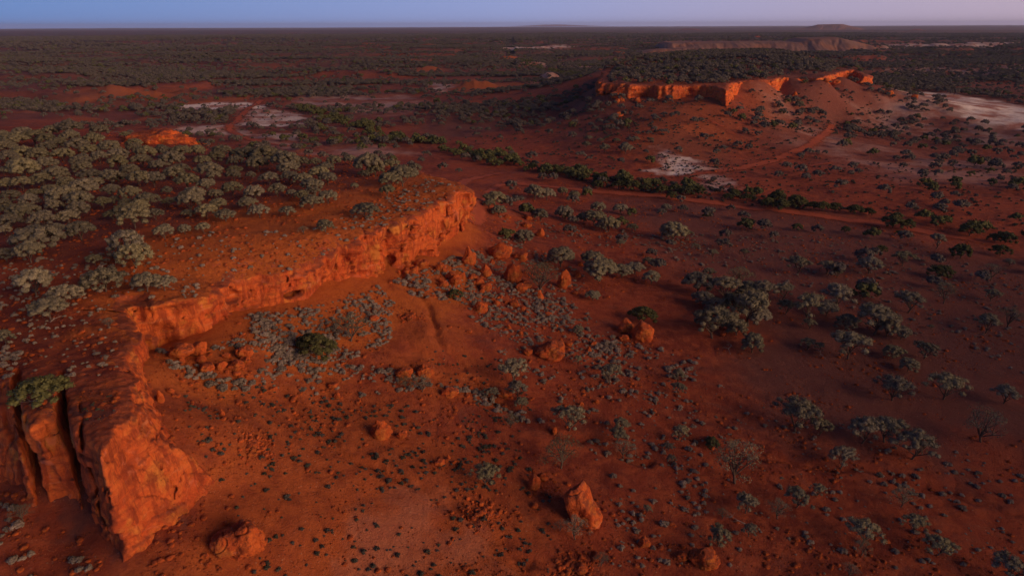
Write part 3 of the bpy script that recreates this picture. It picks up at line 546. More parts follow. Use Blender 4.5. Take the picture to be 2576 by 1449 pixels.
BO = [  # px, py, w, h, shape, label or None
 (1615,836,52,58,'round','large pale pitted boulder with a dark hole beside the green bush on the slope'),
 (1573,822,38,42,'slab','dark red boulder leaning against the large pale pitted boulder'),(1569,850,24,17,'slab','low slab at the foot of the large pale pitted boulder'),
 (1382,890,72,44,'round','wide loaf shaped boulder with a striped grey top'),(1328,887,22,21,'round','small rounded boulder just left of the loaf shaped boulder'),
 (1410,863,14,22,'cone','narrow upright stone behind the loaf shaped boulder'),(1431,866,19,14,'round','low stone right of the narrow upright stone'),
 (1492,865,18,14,'slab',None),(1481,881,14,18,'cone',None),(1256,637,58,50,'slab','big jagged red boulder leaning at the top of the rock fall'),
 (1308,648,36,26,'round','lumpy red boulder just right of the big jagged leaning boulder'),(1290,692,46,56,'tall','dark shadowed block boulder left of the grey domed tree'),
 (1222,683,30,34,'cone',None),(1180,646,36,52,'cone','tall pointed cone boulder below the far cliff'),(1418,706,34,52,'tall','upright rugged red boulder right of the grey domed tree'),
 (1357,743,22,26,'cone','pale pointed boulder below the grey domed tree'),(1318,722,36,20,'slab','flat boulder below the dark block boulder'),(1358,586,22,24,'tall','squat red boulder beside the small tree under the cliff tip'),
 (1325,569,24,12,'round',None),(1276,548,20,13,'round',None),(1330,551,22,9,'slab',None),(1379,791,20,14,'round',None),(1145,710,30,34,'slab','slanting boulder left of the small round boulder under the cone boulder'),
 (1162,697,19,22,'round','small round boulder under the cone boulder'),(1207,774,36,34,'cone',None),(1062,664,36,28,'slab',None),(1038,681,28,24,'slab',None),(1004,686,10,14,'cone',None),
 (1115,681,20,18,'round',None),(938,804,28,18,'slab','dark red boulder among the grey bushes near the cliff foot'),(960,1083,54,56,'cone','big tapering orange boulder standing alone on the bare slope'),
 (1012,1098,24,24,'slab','low broken rock right of the big tapering orange boulder'),(1070,935,44,38,'cone','pointed orange boulder behind a small bare tree'),(1016,941,44,34,'round','dark round boulder left of the pointed orange boulder'),
 (1132,990,42,30,'round','flat topped boulder at the end of the pale bush line'),(1106,1163,26,24,'round','round pale boulder beside the thin pointed stone'),(1128,1152,11,18,'cone','thin pointed stone beside the round pale boulder'),
 (1143,1163,13,12,'slab','flat chip of rock right of the thin pointed stone'),(1270,998,36,20,'slab','orange boulder half hidden by thin grey trees'),(1344,1216,32,42,'tall','egg shaped boulder with a pale top left of the huge boulder'),
 (1363,1201,30,28,'round','orange boulder behind the egg shaped boulder'),(1344,1273,20,17,'round','small boulder below the egg shaped boulder'),
 (1768,1405,74,62,'round','large dim boulder at the bottom edge of the plain'),(1717,1403,34,19,'slab','low boulder left of the large dim boulder'),(1620,1367,32,30,'round','rounded orange boulder with a bush at its left side'),
 (1395,1086,13,22,'cone','thin orange spike of rock standing behind a grey tree'),(1462,1017,12,15,'round',None),(1501,1012,12,13,'round',None),(1533,999,13,10,'round',None),(1646,1035,10,12,'round',None),(1590,965,9,9,'round',None),
 (1817,843,13,12,'round','small orange stone glowing under the grey trees of the plain'),(838,975,28,18,'slab',None),(849,997,16,20,'round',None),(560,1040,14,20,'cone',None),(688,984,22,12,'slab',None),(1269,1025,14,9,'slab',None),
 (456,893,66,26,'slab','long flat fallen slab nearest the recessed cliff'),(500,880,42,44,'slab','upright block standing behind the long flat fallen slab'),(508,907,24,26,'round','dark lump in front of the upright block'),
 (522,932,42,26,'slab','tilted oval slab in the middle of the fallen blocks'),(556,923,32,28,'slab','broken block beside the dark gap in the fallen blocks'),(570,896,20,17,'round','small rounded block behind the dark gap'),
 (596,924,42,28,'slab','cracked flat block right of the dark gap'),(615,890,42,38,'round','large rounded block at the right end of the fallen blocks'),(596,944,19,14,'round','pale round stone below the cracked flat block'),(618,914,34,14,'slab','thin slab right of the cracked flat block'),
 (459,909,14,15,'round','small stone below the long flat fallen slab'),(1555,290,24,15,'round','bright orange boulder on the slope below the far mesa caves'),(1545,243,18,16,'round','pale block fallen at the mouth of the far mesa cave'),(1565,252,12,10,'round',None),(1600,236,16,16,'tall','block standing inside the wide cave of the far mesa'),
 (1602,254,16,13,'round',None),(1553,256,12,10,'round',None),(2078,205,14,10,'round',None),(2168,197,22,16,'round','rounded block fallen from the far arch'),(2100,212,22,12,'slab',None),(2235,238,20,10,'round',None),(2300,245,16,9,'round',None),(2000,237,9,9,'cone',None),(1800,432,7,6,'round',None),
 (1192,712,16,12,'round',None),(1238,660,14,14,'cone',None),(1325,815,9,7,'round',None),(1400,820,9,8,'round',None),(1180,835,14,10,'round',None),(1280,822,12,14,'cone',None),(1310,838,12,12,'round',None),(1275,760,13,10,'round',None),(1460,665,12,12,'round',None),(1447,738,14,12,'round',None),(1530,748,8,8,'round',None),(1452,690,16,18,'cone',None),
 (430,985,18,16,'round',None),(405,1000,20,34,'cone','rust coloured flake of rock split off along the crack'),(1190,960,14,10,'round',None),(905,1010,9,9,'round',None),(1310,1010,10,10,'round',None),(780,1180,8,7,'round',None),(1240,1205,7,6,'round',None),(1300,1290,14,9,'round',None),(1500,1405,26,14,'slab',None),(1460,1440,34,18,'round',None),(680,1290,9,8,'round',None),(520,1400,14,11,'round',None),(250,1415,11,9,'round',None),(160,1340,9,8,'round',None),(120,1330,11,7,'slab',None),(745,1000,7,6,'round',None)]
q_ = random.Random(5)
BO += [(q_.uniform(1015, 1335), 0, q_.uniform(11, 30), 0, q_.choice(['round', 'slab', 'tall']), None) for _ in range(22)]
BO = [(b[0], 700 + (b[0] - 1150) * .12 + q_.uniform(-50, 70), b[2], b[2] * .9, b[4], None) if b[1] == 0 else b for b in BO]
BO.sort(key=lambda q: q[0])
cnt = {}
def bzone(x, y):
    if y < 320: return 'below the far mesa cliff'
    if x < 700: return 'at the foot of the near cliff block'
    if y > 1150: return 'on the lower red slope'
    if y > 930: return 'beside the thin trees'
    if x < 1260: return 'in the rock fall under the far cliff'
    if y < 620: return 'under the tip of the cliff'
    return 'right of the rock fall'
for i, (px, py, wp, hp, shp, lab) in enumerate(BO):
    b = hit(px, py + hp * .42); dep = proj(*b)[2]; W = wp / F * dep * 1.1; D = W * random.uniform(.7, .9)
    phi = math.atan2(CAMH - b[2], math.hypot(b[0], b[1])); Hh = max(.5 * W, min(1.6 * W if shp in ('cone', 'tall') else 1.05 * W, (hp / F * dep - D * math.sin(phi) * .7) / math.cos(phi)))
    Hh *= 1.25      # part of it is bedded in the soil
    sub = 5 if wp > 28 else (4 if wp > 12 else 3)
    o = link('boulder', boulder_mesh('boulder', (W, D, Hh), 100 + i, sub, shp, ROCKP if lab and 'pale' in lab else ROCKB)); o.rotation_euler = (0, 0, random.uniform(-.4, .4))
    dirv = b[:2] / np.linalg.norm(b[:2]); c = b[:2] + dirv * D * .35
    o.location = (c[0], c[1], float(gz(*c)) + Hh * .32)
    if lab is None:
        zn = bzone(px, py); k = cnt.get(zn, 0); cnt[zn] = k + 1
        lab = ('leftmost' if k == 0 else (ORD + TENS)[k].strip() + ' from the left') + ' of the small stones ' + zn
    tag(o, lab, 'boulder', 'boulders fallen from the cliffs')
def big_rock(name, mesh_parts, label, cat='rock'):
    o = link(name, mesh_parts); return tag(o, label, cat)
# the huge leaning boulder, the near slab boulder, the orange bluff on the back of the plateau
b = hit(1480, 1335); dep = proj(*b)[2]
me = boulder_mesh('boulder', (88 / F * dep, 3.6, 4.3), 905, 6, 'round', ROCKP, .7); o = link('boulder', me); o.rotation_euler = (R(-14), R(-16), R(28)); c = b + np.array([-.45, 1.5, 0])
o.location = (c[0], c[1], b[2] + 1.3); tag(o, 'huge leaning boulder with a purple grey weathered top and bright orange right side', 'boulder', 'boulders fallen from the cliffs')
b = hit(600, 1412); dep = proj(*b)[2]
me = boulder_mesh('boulder', (132 / F * dep, 3.8, 3.6), 911, 6, 'slab', ROCKB); o = link('boulder', me); o.rotation_euler = (R(10), R(4), R(-48)); o.location = (b[0] - .3, b[1] + .9, b[2] + .75)
tag(o, 'big worn boulder with a hollowed top right of the nearest cliff corner', 'boulder', 'boulders fallen from the cliffs')
b = at(392, 362, 16.8); dep = proj(*b)[2]
V, Fc = ICO[6]; V = V.copy(); V[:, 2] = np.sign(V[:, 2]) * np.abs(V[:, 2]) ** .5
V += (V / np.linalg.norm(V, axis=1)[:, None]) * (fbm(V[:, 0] * 3, V[:, 1] * 2, V[:, 2] * 2, oct=5) * .35)[:, None]; V *= np.array([8.2, 5.0, 3.2])
o = link('rock_outcrop', mesh_np('rock_outcrop', V, Fc, ROCK)); o.location = (b[0], b[1] + 2, 16.2); o.rotation_euler[2] = R(-8)
tag(o, 'glowing orange bluff rising behind the grey trees at the back of the plateau', 'rock outcrop')
for hi_, (px, py, wp, lab) in enumerate([(1215, 1290, 170, 'crumbly heap of broken orange rock left of the huge leaning boulder'), (1440, 1425, 120, 'crumbly mound of rock at the bottom edge below the huge boulder'), (640, 1120, 110, 'patch of shattered pale orange rock right of the long crack'), (1030, 800, 60, 'small scatter of broken rock above the bare hollow')]):
    b = hit(px, py); dep = proj(*b)[2]; W = wp / F * dep / 2; q = np.random.default_rng(40 + hi_); VV = []; FF = []; off = 0
    for _ in range(420):
        V, Fc = ICO[2]; V = V.copy()
        for _k in range(5):
            n = q.normal(size=3); n /= np.linalg.norm(n); V -= np.clip(V @ n - q.uniform(.4, .8), 0, None)[:, None] * n
        r = W * abs(q.normal()) * .62; a = q.uniform(0, 6.28); x = b[0] + r * math.cos(a); y = b[1] + r * math.sin(a) * .9; sz = (.05 + .34 * q.random() ** 4 * max(.2, 1 - .4 * r / W))
        V = V * np.array([1, q.uniform(.6, 1), q.uniform(.5, .9)]) * sz; cs_, sn_ = math.cos(a * 3), math.sin(a * 3); V = V @ np.array([[cs_, sn_, 0], [-sn_, cs_, 0], [0, 0, 1]])
        VV.append(V + np.array([x - b[0], y - b[1], float(gz(x, y)) - b[2] + sz * .25])); FF.append(Fc + off); off += len(V)
    o = link('broken_rock', mesh_np('broken_rock', np.concatenate(VV), np.concatenate(FF), ROCKB, False)); o.location = b; tag(o, lab, kind='stuff')

# ---------------------------------------------------------------- spoil heaps and hills far off
def ridge(name, x0, x1, yb, tops, depth, seed, mat, label, cat, z0=-2.5):
    A = at(x0, yb, z0); B = at(x1, yb, z0); nx, ny = 300, 70; u = np.linspace(0, 1, nx); v = np.linspace(0, 1, ny); U, Vv = np.meshgrid(u, v)
    dr = (B - A)[:2]; Lw = np.linalg.norm(dr); n = np.array([-dr[1], dr[0]]) / Lw
    X = A[0] + dr[0] * U + n[0] * depth * Vv; Y = A[1] + dr[1] * U + n[1] * depth * Vv
    top = np.interp(U, [t[0] for t in tops], [t[1] for t in tops])
    gull = np.abs(fbm(U * Lw / 22 + 1.6 * fbm(U * Lw / 40, Vv * 2, seed + 3, oct=3), Vv * 2.2, seed, oct=4))
    z = top * sstep(0, .34, Vv * (1 + .10 * fbm(U * 14, Vv, seed)) - .05 * gull) * sstep(1, .7, Vv) * sstep(0, .06, U) * sstep(1, .9, U)
    z = z - gull * .7 * (z > .5) * sstep(.36, .2, Vv) + fbm(X / 25, Y / 25, seed, oct=4) * 1.2 * (z > .5) + z0 - .6
    o = link(name, mesh_np(name, np.stack([X, Y, z], -1).reshape(-1, 3), gridfaces(ny, nx), mat)); return tag(o, label, cat)
def mat_spoil():
    s = NB('spoil_earth'); st = s.noise(.16, 5, .65, s.scale((1, .25, .25))); n = s.noise(.02, 4); c = s.mix(s.rng(st, .4, .62), (.23, .120, .105), (.17, .085, .075)); c = s.mix(s.rng(n, .45, .65, 0, .6), c, (.34, .13, .07))
    return s.fin(c, s.bump(st, 2.0, .6))
SPOIL = mat_spoil()
ridge('spoil_heap', 1585, 1850, 140, [(0, 1), (.3, 9), (.7, 11), (1, 4)], 90, 2, SPOIL, 'low reddish spoil bank at the left end of the long mine dump', 'spoil heap')
ridge('spoil_heap', 1650, 2300, 136, [(0, 5), (.08, 16), (.45, 17), (.62, 16), (.66, 22), (.78, 24), (.86, 17), (1, 2)], 260, 5, SPOIL, 'long pale flat topped mine dump with gullied sides beyond the far mesa', 'spoil heap')
h = ridge('hill', 1985, 2165, 76, [(0, 2), (.2, 24), (.35, 46), (.65, 48), (.8, 26), (1, 2)], 700, 9, SPOIL, 'flat topped hill with trees on its crest at the skyline', 'hill', z0=-3); h['kind'] = 'structure'
h = ridge('hill', 1250, 1430, 67.5, [(0, 2), (.4, 70), (.5, 95), (.6, 72), (1, 2)], 3000, 12, SOIL, 'low dark hill breaking the skyline', 'hill', z0=-8); h['kind'] = 'structure'

# ---------------------------------------------------------------- plants
def quads(P, N, size, q):
    n = len(P); a = q.normal(size=(n, 3)); a -= (a * N).sum(1)[:, None] * N; a /= np.linalg.norm(a, axis=1)[:, None] + 1e-9; b = np.cross(N, a)
    s = size[:, None] if np.ndim(size) else size; a = a * s; b = b * s * .8
    V = np.stack([P - a, P - b, P + a, P + b], 1).reshape(-1, 3); return V
def crown_mesh(name, seed, lobes, per, leaf, lr, mat, flat=.26, z0=.50, rx=.42, sparse=0.0, core=.80, open_=False):
    q = np.random.default_rng(seed); C_ = []; k = 0
    ph = q.uniform(0, 6.28, 3)
    for i in range(lobes):
        r = math.sqrt((i + .5) / lobes) * (1 if not open_ else q.uniform(.6, 1)); a = i * 2.399963 + q.normal() * .25
        rr = rx * r * (1 + (.08 if not open_ and core > .85 else .20) * math.sin(a * 2 + ph[0]) + (.05 if not open_ and core > .85 else .12) * math.sin(a * 3 + ph[1]))
        C_.append((rr * math.cos(a), rr * math.sin(a), z0 + flat * math.sqrt(max(0, 1 - r * r)) - .10 * r * (q.random() < .5) + q.normal() * .022))
    C_ = np.array(C_); rad = lr * q.uniform(.72, 1.25, lobes); V = []; 
    for c, r in zip(C_, rad):
        if sparse and q.random() < sparse: continue
        n = q.normal(size=(int(per), 3)); n[:, 2] += .25; n /= np.linalg.norm(n, axis=1)[:, None]
        P = c + n * r * q.uniform(.86, 1.06, (len(n), 1)) * np.array([1, 1, .8]); nn = n + q.normal(size=n.shape) * .35; nn /= np.linalg.norm(nn, axis=1)[:, None]
        V.append(quads(P, nn, leaf * q.uniform(.6, 1.3, len(n)), q))
    V = np.concatenate(V); Fq = np.arange(len(V)).reshape(-1, 4); me_v = [V]; tri = []
    faces = [tuple(f) for f in Fq.tolist()]
    if core:
        iv, jf = ICO[1]; off = len(V)
        for c, r in zip(C_, rad):
            me_v.append(c + iv * r * core * np.array([1, 1, .75])); faces += [tuple(int(v) + off for v in f) for f in jf]; off += len(iv)
    V = np.concatenate(me_v); me = bpy.data.meshes.new(name); me.from_pydata(V.tolist(), [], faces); me.materials.append(mat)
    return me, C_
def tubes(name, paths, mat, sides=5):
    V = []; Fc = []
    for P, r0, r1 in paths:
        P = np.array(P, float); n = len(P); base = len(V) * 0 + sum(len(v) for v in V)
        for i in range(n):
            t = P[min(i + 1, n - 1)] - P[max(i - 1, 0)]; t /= np.linalg.norm(t) + 1e-9; a = np.cross(t, [.3, .9, .2]); a /= np.linalg.norm(a) + 1e-9; b = np.cross(t, a); r = r0 + (r1 - r0) * i / (n - 1)
            an = np.arange(sides) * 2 * math.pi / sides; V.append(P[i] + (np.cos(an)[:, None] * a + np.sin(an)[:, None] * b) * r)
        for i in range(n - 1):
            for k in range(sides): Fc.append((base + i * sides + k, base + i * sides + (k + 1) % sides, base + (i + 1) * sides + (k + 1) % sides, base + (i + 1) * sides + k))
    return mesh_np(name, np.concatenate(V), np.array(Fc), mat)
def trunk_mesh(name, seed, C_, lean=0.0, mat=None, nl=6, forkz=.12):
    q = np.random.default_rng(seed); paths = [([(0, 0, -.05), (lean * .3, 0, forkz * .5), (lean * .5, 0, forkz)], .026, .022)]
    idx = q.choice(len(C_), min(len(C_), nl * 3), replace=False); mains = idx[:nl]
    for j in mains:
        c = C_[j]; mid = np.array([c[0] * .45 + lean * .3, c[1] * .45, forkz + (c[2] - forkz) * .55]) + q.normal(size=3) * .02
        paths.append(([(lean * .5, 0, forkz * .8), mid, c], .016, .006))
        for k in idx[nl:][q.integers(0, max(1, len(idx) - nl), 2)]:
            d = C_[k]; paths.append(([mid, mid * .4 + d * .6 + q.normal(size=3) * .02, d], .009, .003))
    return tubes(name, paths, mat or BARK)
KIND = {}
def kind(nm, n, trunk=True, **kw):
    L = []
    for i in range(n):
        tk = kw.get('tk', {}); cm, C_ = crown_mesh('crown', hash(nm) % 1 + 50 * len(KIND) + i, **{k: v for k, v in kw.items() if k != 'tk'}); tm = trunk_mesh('trunk', 70 * len(KIND) + i, C_, **tk) if trunk else None
        L.append((cm, tm))
    KIND[nm] = L
kind('mulga', 7, lobes=66, per=46, leaf=.020, lr=.10, mat=LEAF, rx=.42, flat=.28, z0=.38, core=.9)
kind('dense', 3, lobes=70, per=36, leaf=.022, lr=.088, mat=LEAF, rx=.42, flat=.40, z0=.26)
kind('open', 6, lobes=44, per=52, leaf=.018, lr=.095, mat=LEAF, rx=.46, flat=.32, z0=.40, core=.7, sparse=.12, open_=True, tk=dict(lean=.12, nl=7, forkz=.16))
kind('thin', 4, lobes=40, per=40, leaf=.013, lr=.10, mat=LEAF, rx=.44, flat=.34, z0=.46, core=0, sparse=.15, tk=dict(lean=-.1, nl=8, forkz=.18))
kind('green', 4, lobes=50, per=40, leaf=.024, lr=.10, mat=LEAFG, rx=.42, flat=.36, z0=.26)
LEAFF = mat_leaf('scrub_foliage', (.150, .120, .105), (.105, .085, .078))
kind('far', 4, lobes=16, per=16, leaf=.055, lr=.15, mat=LEAFF, rx=.38, flat=.26, z0=.34, core=.75)
kind('fargreen', 3, lobes=14, per=16, leaf=.06, lr=.17, mat=LEAFG, rx=.36, flat=.30, z0=.26, core=.8)
def tree(px, py, wp, kd, label, group=None, tint=None, foot=.45, name='tree', cat='tree'):
    b = hit(px, py + wp * foot); dep = proj(*b)[2]; W = wp / F * dep * (1.12 if label.startswith(('grey green', 'upper', 'lower')) or 'domed trees' in label else 1.18); cm, tm = random.choice(KIND[kd])
    r = bpy.data.objects.new(name, None); COL.objects.link(r); r.empty_display_size = .3
    r.location = (b[0], b[1], b[2]); r.rotation_euler = (0, 0, random.uniform(0, 6.28)); hz = random.uniform(.78, .98)
    r.scale = (W * random.uniform(.92, 1.08), W * random.uniform(.9, 1.05), W * hz)
    t = tint or random.uniform(.56, .9); ye = random.uniform(-.1, .12) if kd not in ('green', 'fargreen') else 0
    c = link('crown', cm, r); c.color = (t, t * (1 + ye * .1), t * (1 - ye), 1)
    if tm: link('trunk', tm, r)
    return tag(r, label, cat, group)
PT = [(106,589,117),(79,629,73),(18,637,50),(206,576,66),(150,574,40),(341,541,77),(319,526,55),(286,537,40),(393,537,40),(415,580,51),(466,574,37),(512,570,37),(474,534,33),(521,526,55),(569,537,48),(551,512,44),(174,543,55),(114,552,66),(202,523,62),(143,519,44),(66,530,73),(29,523,48),(15,578,33),(31,552,59),(213,475,73),(206,503,62),(162,493,73),(130,473,44),(88,484,33),(283,479,44),(330,486,55),(422,479,30),(290,503,30),(319,510,37),(353,515,48),(261,508,40),(375,501,59),(426,504,33),(481,503,66),(492,486,55),(474,455,59),(521,464,44),(543,486,37),(587,470,51),(643,479,48),(624,508,44),(654,526,51),(529,424,66),(540,442,40),(439,431,55),(389,446,55),(353,446,59),(286,444,55),(228,438,51),(147,435,66),(62,424,73),(121,409,55),(11,427,30),(301,409,51),(209,405,55),(253,394,44),(437,402,62),(510,402,44),(547,394,44),(646,409,48),(595,405,40),(162,387,48),(121,369,50),(184,319,62),(253,325,48),(149,323,22),(316,337,26),(341,361,40),(341,374,37),
 (626,388,55),(668,384,70),(650,411,50),(723,402,70),(727,421,55),(819,422,44),(795,408,33),(881,400,37),(929,412,73),(918,435,30),(945,428,40),(984,410,44),(1013,439,70),(1043,421,37),(980,452,51),(975,478,40),(632,441,26),(679,444,48),(731,443,44),(764,446,48),(804,435,51),(826,446,44),(786,463,55),(788,478,40),(826,492,48),(786,503,55),(760,490,40),(699,476,44),(734,485,26),(643,483,51),(622,509,37),(723,527,40),(892,468,22),
 (268,695,88),(165,731,75),(92,706,85),(128,768,85),(372,703,70),(415,705,60),(240,650,42),(15,843,48),(55,410,60),(20,395,60),(60,385,60),(100,390,50),(150,360,50),(200,365,60),(240,350,50),(40,350,60),(90,340,60),(20,370,50),(10,340,50),(230,375,50),(280,370,55),(300,385,50),(370,385,50),(410,380,48),(460,378,55),(500,380,45),(560,378,50),(600,385,40),(120,350,45),(180,345,50),(60,455,55),(20,460,50),(110,450,50),(30,490,50),(240,455,45),(330,430,45),(80,505,50),(170,460,45),(590,440,40),(210,420,50),(360,400,50),(400,415,45),(60,330,45),(130,330,40),(300,445,40),(10,510,45),(460,425,40),(590,425,40),(700,395,45),(760,405,40),(840,405,40)]
DENSE = [(345,640,84),(322,603,98),(268,695,88),(165,731,75),(15,843,48)]
def near(l, x, y, w_): return any(abs(a - x) < 6 and abs(b - y) < 6 for a, b, _ in l)
rows = [(640, 900, 'on the bare front of the plateau'), (560, 640, 'in the front plateau row'), (515, 560, 'in the second plateau row'), (470, 515, 'in the middle plateau rows'), (420, 470, 'in the crowded back rows of the plateau'), (0, 420, 'in the dense stand at the far back of the plateau')]
sp = ['twin domed grey tree with a wide rounded crown, the upper of the pair', 'twin domed grey tree with a wide rounded crown, the lower of the pair']
tree(322, 603, 98, 'dense', 'upper of the two touching dome shaped grey trees on the plateau', 'grey trees on the plateau'); tree(344, 638, 84, 'dense', 'lower of the two touching dome shaped grey trees on the plateau', 'grey trees on the plateau')
PT.sort()
for y0, y1, ph in rows:
    L = [q for q in PT if y0 <= q[1] < y1]
    for k, (x, y, w_) in enumerate(L):
        if y0 >= 470 and k < 20: lab = ('leftmost' if k == 0 else ORD[k].strip() + ' from the left') + ' of the domed trees ' + ph
        elif y0 >= 470: lab = ['last', 'last but one', 'last but two', 'last but three', 'last but four', 'last but five', 'last but six', 'last but seven', 'last but eight', 'last but nine', 'last but ten', 'last but eleven', 'last but twelve', 'last but thirteen', 'last but fourteen', 'last but fifteen', 'last but sixteen', 'last but seventeen', 'last but eighteen'][min(18, len(L) - 1 - k)] + ' on the right of the domed trees ' + ph
        else: lab = 'grey green flat domed tree ' + ph
        tree(x, y, w_, 'dense' if near(DENSE, x, y, w_) else 'mulga', lab, 'grey trees on the plateau')
# named single bushes and trees
NAMED = [(110,985,112,'green','flat spreading olive green bush on top of the cracked cliff block',.30,'bush'),(797,862,98,'green','big round dark green bush among grey shrubs below the cliff',.42,'bush'),(882,822,86,'thin','faded bare branched bush behind the big round dark green bush',.42,'bush'),
 (1619,790,62,'green','bright green bush behind the large pale pitted boulder',.35,'bush'),(1145,738,34,'green','small yellow green bush below the slanting boulder',.4,'bush'),(1790,1112,38,'green','small olive bush left of the dark leaning tree',.4,'bush'),
 (1022,955,40,'thin','thin bare tree in front of the dark round boulder',.6,'tree'),(1062,957,46,'thin','thin bare tree in front of the pointed orange boulder',.6,'tree'),(920,527,60,'mulga','grey domed tree on the cliff edge above the orange shoulder',.42,'tree'),(819,564,42,'dense','dark round tree above the orange shoulder of the cliff',.5,'tree'),
 (764,579,24,'thin','small thin bush on the orange shoulder of the cliff',.5,'bush'),(1359,694,86,'thin','grey domed tree between the dark block boulder and the upright rugged boulder',.5,'tree'),(1411,1124,100,'thin','airy grey tree with a single pale trunk on the red slope',.55,'tree'),
 (1222,1178,72,'open','grey tree with a long pale leaning trunk above the crumbly rock',.6,'tree'),(1447,1331,66,'thin','grey bush in front of the foot of the huge leaning boulder',.4,'bush'),(1472,1296,38,'thin','small grey bush pressed against the orange side of the huge boulder',.4,'bush'),(1408,1322,32,'thin','wispy small bush left of the huge boulder foot',.4,'bush'),
 (1512,1403,42,'thin','feathery grey shrub at the bottom edge below the huge boulder',.5,'bush'),(275,815,30,'thin','small dark bush at the edge of the recessed cliff',.4,'bush'),(60,1290,50,'thin','dim grey bush at the shaded foot of the cliff block',.4,'bush')]
for px, py, wp, kd, lab, ft, ct in NAMED: tree(px, py, wp, kd, lab, foot=ft, name='bush' if ct == 'bush' else 'tree', cat=ct)
RT = [(1359,537,40),(1318,587,51),(1423,536,33),(1469,543,37),(1494,539,55),(1513,565,33),(1531,559,48),(1590,570,26),(1693,572,66),(1722,585,37),(1560,609,22),(1748,618,22),(1792,638,29),(1871,635,26),(1410,638,66),(1509,664,84),(1490,645,55),(1564,675,48),(1597,668,44),(1638,690,48),(1630,653,29),(1491,738,37),(1755,701,55),(1781,686,37),(1821,716,59),(1858,690,66),(1792,796,84),(1836,804,44),(1884,767,81),(1891,855,48),(1535,936,62),(1704,943,40),(1707,973,40),(1289,928,81),(1234,984,40),(1300,973,55),(1311,1009,37),(1285,1053,44),(1432,1042,80),(1454,903,29),(1454,826,29),
 (2004,660,61),(2185,657,61),(2216,622,26),(2270,644,51),(2364,673,51),(2415,625,51),(2354,603,45),(2492,683,48),(2537,657,26),(2127,574,22),(2262,583,19),(2004,567,26),(2078,670,39),(2104,686,26),(2515,622,42),(2283,559,35),(2245,548,51),(2373,551,26),(2438,567,51),(2502,593,32),(2528,593,42),(2103,738,67),(1975,767,35),(2030,763,64),(2078,770,39),(2034,812,26),(2126,802,42),(2197,789,80),(2229,818,42),(2266,831,35),(2132,857,71),(2030,860,32),(2062,869,22),(2245,879,35),(2325,873,58),(2283,911,35),(2373,734,58),(2283,750,55),(2341,821,16),(2492,738,39),(2479,808,58),(2534,792,64),(2245,966,80),(2373,959,87),(2524,982,64),(1968,725,42),(1917,725,48),(1885,722,40),
 (2002,1031,104),(2060,1067,54),(2167,1070,86),(2224,1067,90),(2292,1103,100),(2467,1060,100),(2113,1142,72),(1849,1153,122),(2056,1228,39),(2002,1242,68),(1956,1274,61),(1874,1260,61),(2267,1242,64),(2295,1306,61),(2356,1360,72),(2167,1324,86),(2167,1371,50),(1884,1331,39),(2138,1431,39),(2531,1414,93),(1816,1288,36),(1562,1063,46),(1569,1124,54),(1554,1088,55),(1710,1085,43),(1681,1120,28),(1687,1151,28),(1628,1276,25),(1808,1342,60),
 (1245,495,50),(1230,508,30),(1255,525,40),(1345,478,50),(1375,482,44),(1420,530,44),(1445,490,28),(1415,478,26),(1505,520,36),(1560,520,34),(1676,518,26)]
RT += [(1768,745,40),(1800,760,46),(1842,755,50),(1866,735,40),(1852,815,44),(1770,800,36),(1905,790,44),(1900,750,38)]
RT.sort(); DK = {(1619,789),(2103,738),(2197,789),(2534,792),(2479,808),(2283,559)}
GR = {(2004,567),(2127,574),(2262,583),(2415,625),(2216,622),(2373,551),(2438,567),(2245,548),(2283,559),(2528,593),(2502,593),(2364,673),(2515,622)}
OPENZ = lambda x, y: 'open' if x > 1700 or y > 900 else 'mulga'
bins = [(lambda x, y: y < 560 and x < 1800, 'beside the red track past the cliff tip'), (lambda x, y: y < 730 and x < 1740, 'on the flat just right of the rock fall'), (lambda x, y: x < 1740 and y < 1015, 'on the bushy middle slope'), (lambda x, y: x < 1740, 'on the lower slope below the bushes'),
        (lambda x, y: y < 630, 'beside the red track at the right'), (lambda x, y: y < 700, 'standing apart on the dark plain'), (lambda x, y: y < 920 and x < 1925, 'in the silvery clump left on the plain'), (lambda x, y: y < 920 and x < 2300, 'in the silvery middle clump on the plain'), (lambda x, y: y < 1015, 'at the far right of the plain'),
        (lambda x, y: y < 1170, 'in the dark line low on the plain'), (lambda x, y: True, 'in the shaded bottom corner of the plain')]
bc = {}
for (x, y, w_) in RT:
    for i, (f, ph) in enumerate(bins):
        if f(x, y): break
    k = bc.get(i, 0); bc[i] = k + 1
    g = (x, y) in GR; kd = 'green' if g else (random.choice(['dense', 'mulga', 'open']) if i in (6, 7) or (x, y) == (2185, 657) else ('thin' if random.random() < .2 and i > 2 else OPENZ(x, y)))
    lab = ('leftmost' if k == 0 else ORD[min(k, 19)].strip() + ' from the left') + ' of the trees ' + ph
    if i in (6, 7): w_ *= 1.3
    tree(x, y, w_, kd, lab, 'trees on the red plain', foot=.52, tint=random.uniform(.7, 1.0))
